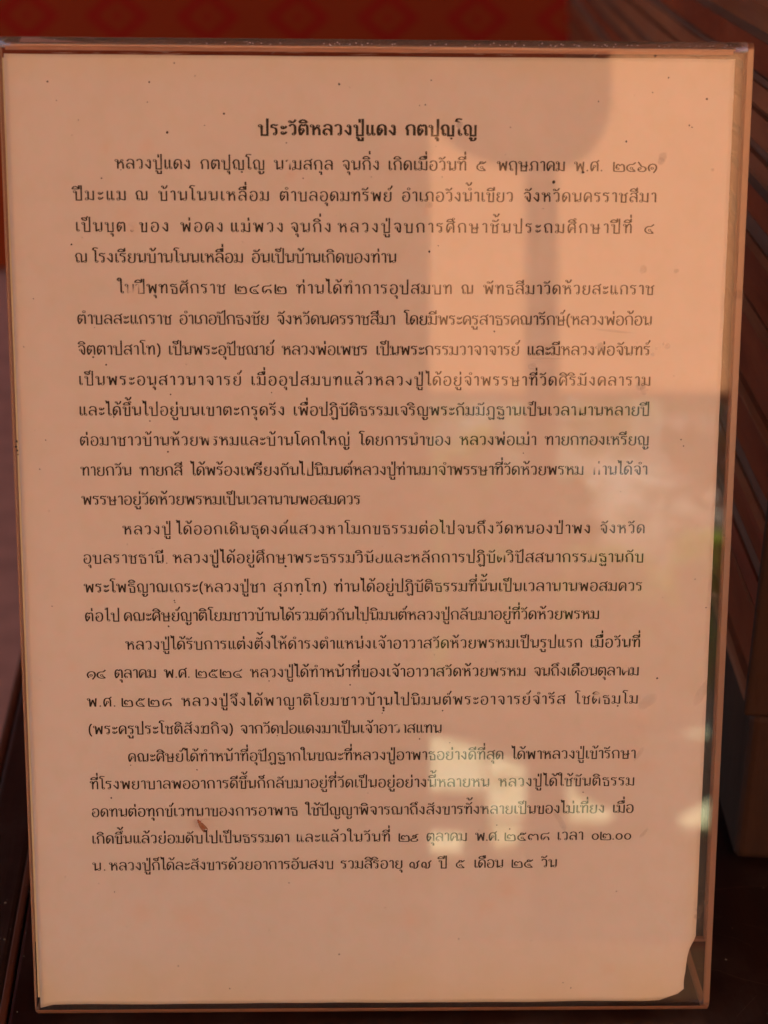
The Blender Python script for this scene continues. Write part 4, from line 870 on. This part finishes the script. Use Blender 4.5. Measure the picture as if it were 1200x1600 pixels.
# ---------------------------------------------------------------- specks, water spots, a dried insect, on the outer face of the acrylic
FACE = 2.34
v = []; f = []
extra = []
rs = random.Random(11)
for k in range(150): extra.append((rs.uniform(-104, 104), rs.uniform(6, 294), rs.choice((.05, .07, .09, .12))))
for u, vv, r in SPECKS+extra:
    b = len(v); n = 7; r *= 1.0
    for i in range(n):
        a = 2*math.pi*i/n; rr = r*rs.uniform(.7, 1.2); q = P(u+rr*math.cos(a), vv+rr*math.sin(a), FACE); q.z += DZ; v.append(q)
    q = P(u, vv, FACE+.12*min(1, r*4)); q.z += DZ; v.append(q)
    for i in range(n): f.append((b+i, b+(i+1) % n, b+n))
sp = mesh('fly_specks', v, f, M_SPECK, hold); tag(sp, kind='stuff')
def spot_mat():
    s = Nodes('dried_water_mark'); co = s.coord()
    d = s.new('BsdfDiffuse'); s.put(d, 0, s.mixc(s.noise(co, 900, 3), (.34, .24, .17), (.46, .34, .25)))
    tr = s.new('BsdfTransparent'); at = s.new('Attribute', attribute_name='film')
    a = s.math('MULTIPLY', at.outputs['Fac'], s.math('ADD', .25, s.math('MULTIPLY', s.noise(co, 700, 3, .7), .6)))
    return s.surf(s.mixs(a, tr.outputs[0], d.outputs[0]))
M_SPOT = spot_mat()
def film(name, u, vv, r, amt, sq=1., ang=0., parent=None):
    """thin dried film: dense towards its rim centre, fading out at the edge"""
    v = []; f = []; al_ = []; nr, na = 4, 18; ph = rs.uniform(0, 9)
    q = P(u, vv, FACE); q.z += DZ; v.append(q); al_.append(amt)
    for j in range(1, nr+1):
        for i in range(na):
            a = 2*math.pi*i/na; rr = r*j/nr*(1+.22*noise.noise((math.cos(a)*1.5, math.sin(a)*1.5, ph)))
            x, y = rr*math.cos(a), rr*math.sin(a)*sq
            q = P(u+x*math.cos(ang)-y*math.sin(ang), vv+x*math.sin(ang)+y*math.cos(ang), FACE); q.z += DZ
            v.append(q); al_.append(amt*(1, .95, .75, 0)[j-1])
    for i in range(na): f.append((0, 1+i, 1+(i+1) % na))
    for j in range(nr-1):
        for i in range(na): b = 1+j*na; f.append((b+i, b+na+i, b+na+(i+1) % na, b+(i+1) % na))
    o = mesh(name, v, f, M_SPOT, parent or hold)
    at = o.data.attributes.new('film', 'FLOAT', 'POINT'); at.data.foreach_set('value', al_)
    return o
for i, (u, vv, r) in enumerate(WATER_SPOTS): film('water_mark', u, vv, r*1.0, .32, rs.uniform(.75, 1.1), rs.uniform(0, 3))
for (u, vv, r, sq, ang) in ((71.5, 219.2, 7.0, .06, -.10), (52, 211, 6, .05, .0), (103, 108, 5.5, .3, 1.1), (86, 105, 4, .5, .6), (84.0, 88, 3, .25, 1.0), (60, 66, 4, .3, 2.1), (86.5, 62, 2.2, .3, .9)):
    film('smear', u, vv, r, .22, sq, ang)
# fine scratches near the top fold and across the face
M_SCUFF = plain('acrylic_scuff', (.62, .48, .38), .5, .2, 100)
def scuff(pts, w):
    v = []; f = []
    for i, (u, vv) in enumerate(pts):
        a = pts[max(i-1, 0)]; b = pts[min(i+1, len(pts)-1)]; l = math.hypot(b[0]-a[0], b[1]-a[1]); dx, dy = -(b[1]-a[1])/l*w, (b[0]-a[0])/l*w
        t = math.sin(math.pi*(i+.15)/(len(pts)-.7))
        for sg in (1, -1): q = P(u+sg*dx*t, vv+sg*dy*t, FACE); q.z += DZ; v.append(q)
    for i in range(len(pts)-1): f.append((2*i, 2*i+1, 2*i+3, 2*i+2))
    return mesh('scratch', v, f, M_SCUFF, hold)
def arcpts(u, v_, L, a, bend=0., n=7):
    return [(u+L*(i/(n-1))*math.cos(a+bend*i/(n-1)), v_+L*(i/(n-1))*math.sin(a+bend*i/(n-1))) for i in range(n)]
for (u, vv, L, a, w) in ((63, 296.5, 3.2, .95, .07), (66.5, 293.0, 2.2, 1.2, .05), (-36, 297.8, 2.4, .6, .05), (-28.5, 297.4, 1.6, .8, .05), (52, 299.8, 1.6, .5, .06),
                         (16.5, 83, 9, 1.15, .05), (18.5, 86, 8, 1.05, .04), (20, 80, 6, 1.2, .04), (55, 62, 6, -.9, .04), (8, 45, 14, -1.15, .035), (-11, 285, 5, .9, .035),
                         (74, 76, 7, 1.5, .03), (77, 80, 5, 1.45, .03), (46, 100, 6, .2, .025), (-85, 44, 5, -1.3, .03)):
    scuff(arcpts(u, vv, L, a, rs.uniform(-.3, .3)), w*.8)
for k in range(26):
    scuff(arcpts(rs.uniform(-95, 95), rs.uniform(296.8, 299.2), rs.uniform(2, 9), rs.uniform(-.05, .05), 0, 5), .035)
# glints of light along the top fold, built as tiny white flecks
v = []; f = []
M_GLINT = plain('bright_glint', (.8, .78, .8), .12, .2, 400)
for k in range(90):
    u = rs.uniform(-42, 104) if k < 80 else rs.uniform(-104, 104); ga = math.radians(rs.gauss(26, 7)); r = rs.choice((.07, .10, .14, .18))
    gn, gv = cn+2.68*math.cos(ga), VT+2.68*math.sin(ga)
    b = len(v)
    for (a_, b_, c_) in ((1, 0, 0), (-1, 0, 0), (0, 1, 0), (0, -1, 0), (0, 0, 1), (0, 0, -1)):
        q = P(u+a_*r*1.6, gv+b_*r*.6, gn+c_*r*.7); q.z += DZ; v.append(q)
    for t in ((0, 2, 4), (2, 1, 4), (1, 3, 4), (3, 0, 4), (2, 0, 5), (1, 2, 5), (3, 1, 5), (0, 3, 5)): f.append(tuple(b+i for i in t))
tag(mesh('fold_glints', v, f, M_GLINT, hold), kind='stuff')

# the dried insect
iu, iv, _ = INSECT[0]
ins = empty('dried_insect', (0, 0, 0)); tag(ins, 'small reddish brown dried insect stuck on the acrylic over the printed lines', 'insect')
M_INS = plain('insect_shell', (.34, .10, .035), .45, .4, 900); M_WING = plain('insect_wing', (.42, .20, .10), .4, .3, 900, Alpha=.7)
def ell(name, cu, cv, cn, a, b, c, ang, mat):
    bm = bmesh.new(); bmesh.ops.create_uvsphere(bm, u_segments=14, v_segments=9, radius=1)
    for q in bm.verts:
        x, y, z = q.co.x*a, q.co.y*b*(1-.25*q.co.x), q.co.z*c
        w = P(cu+x*math.cos(ang)-y*math.sin(ang), cv+x*math.sin(ang)+y*math.cos(ang), cn+z); w.z += DZ; q.co = w
    return from_bm(name, bm, mat, ins, True)
A_ = math.radians(-52)
ell('abdomen', iu+.25, iv-.35, FACE+.45, 1.35, .62, .42, A_, M_INS)
ell('thorax', iu-.75, iv+.85, FACE+.45, .62, .52, .40, A_, M_INS)
ell('head', iu-1.15, iv+1.45, FACE+.42, .34, .36, .30, A_, M_INS)
for s_ in (1, -1): ell('wing', iu+.25+s_*.38, iv-.5+s_*.28, FACE+.80, 1.75, .42, .05, A_+s_*.18, M_WING)
def leg(pts):
    v = []; f = []
    for i, (u, vv) in enumerate(pts):
        a = pts[max(i-1, 0)]; b = pts[min(i+1, len(pts)-1)]; l = math.hypot(b[0]-a[0], b[1]-a[1]); dx, dy = -(b[1]-a[1])/l*.035, (b[0]-a[0])/l*.035
        for sg, nn_ in ((1, .12), (0, .20), (-1, .12)): q = P(u+sg*dx, vv+sg*dy, FACE+nn_); q.z += DZ; v.append(q)
    for i in range(len(pts)-1):
        for k in (0, 1): f.append((3*i+k, 3*i+k+1, 3*i+k+4, 3*i+k+3))
    mesh('leg', v, f, M_INS, ins)
for pts in ([(-.7, .9), (-1.6, .7), (-2.0, -.1), (-1.9, -.9)], [(-1.0, 1.2), (-1.7, 1.7), (-2.4, 1.6)], [(-.5, 1.1), (.3, 1.8), (1.2, 1.9), (2.2, 1.7)], [(.9, -1.1), (1.6, -1.7), (2.0, -2.5)], [(.5, -1.2), (.8, -2.2), (1.5, -2.9)], [(-.4, .4), (-1.3, -.1), (-1.5, -.8)]):
    leg([(iu+a, iv+b) for a, b in pts])
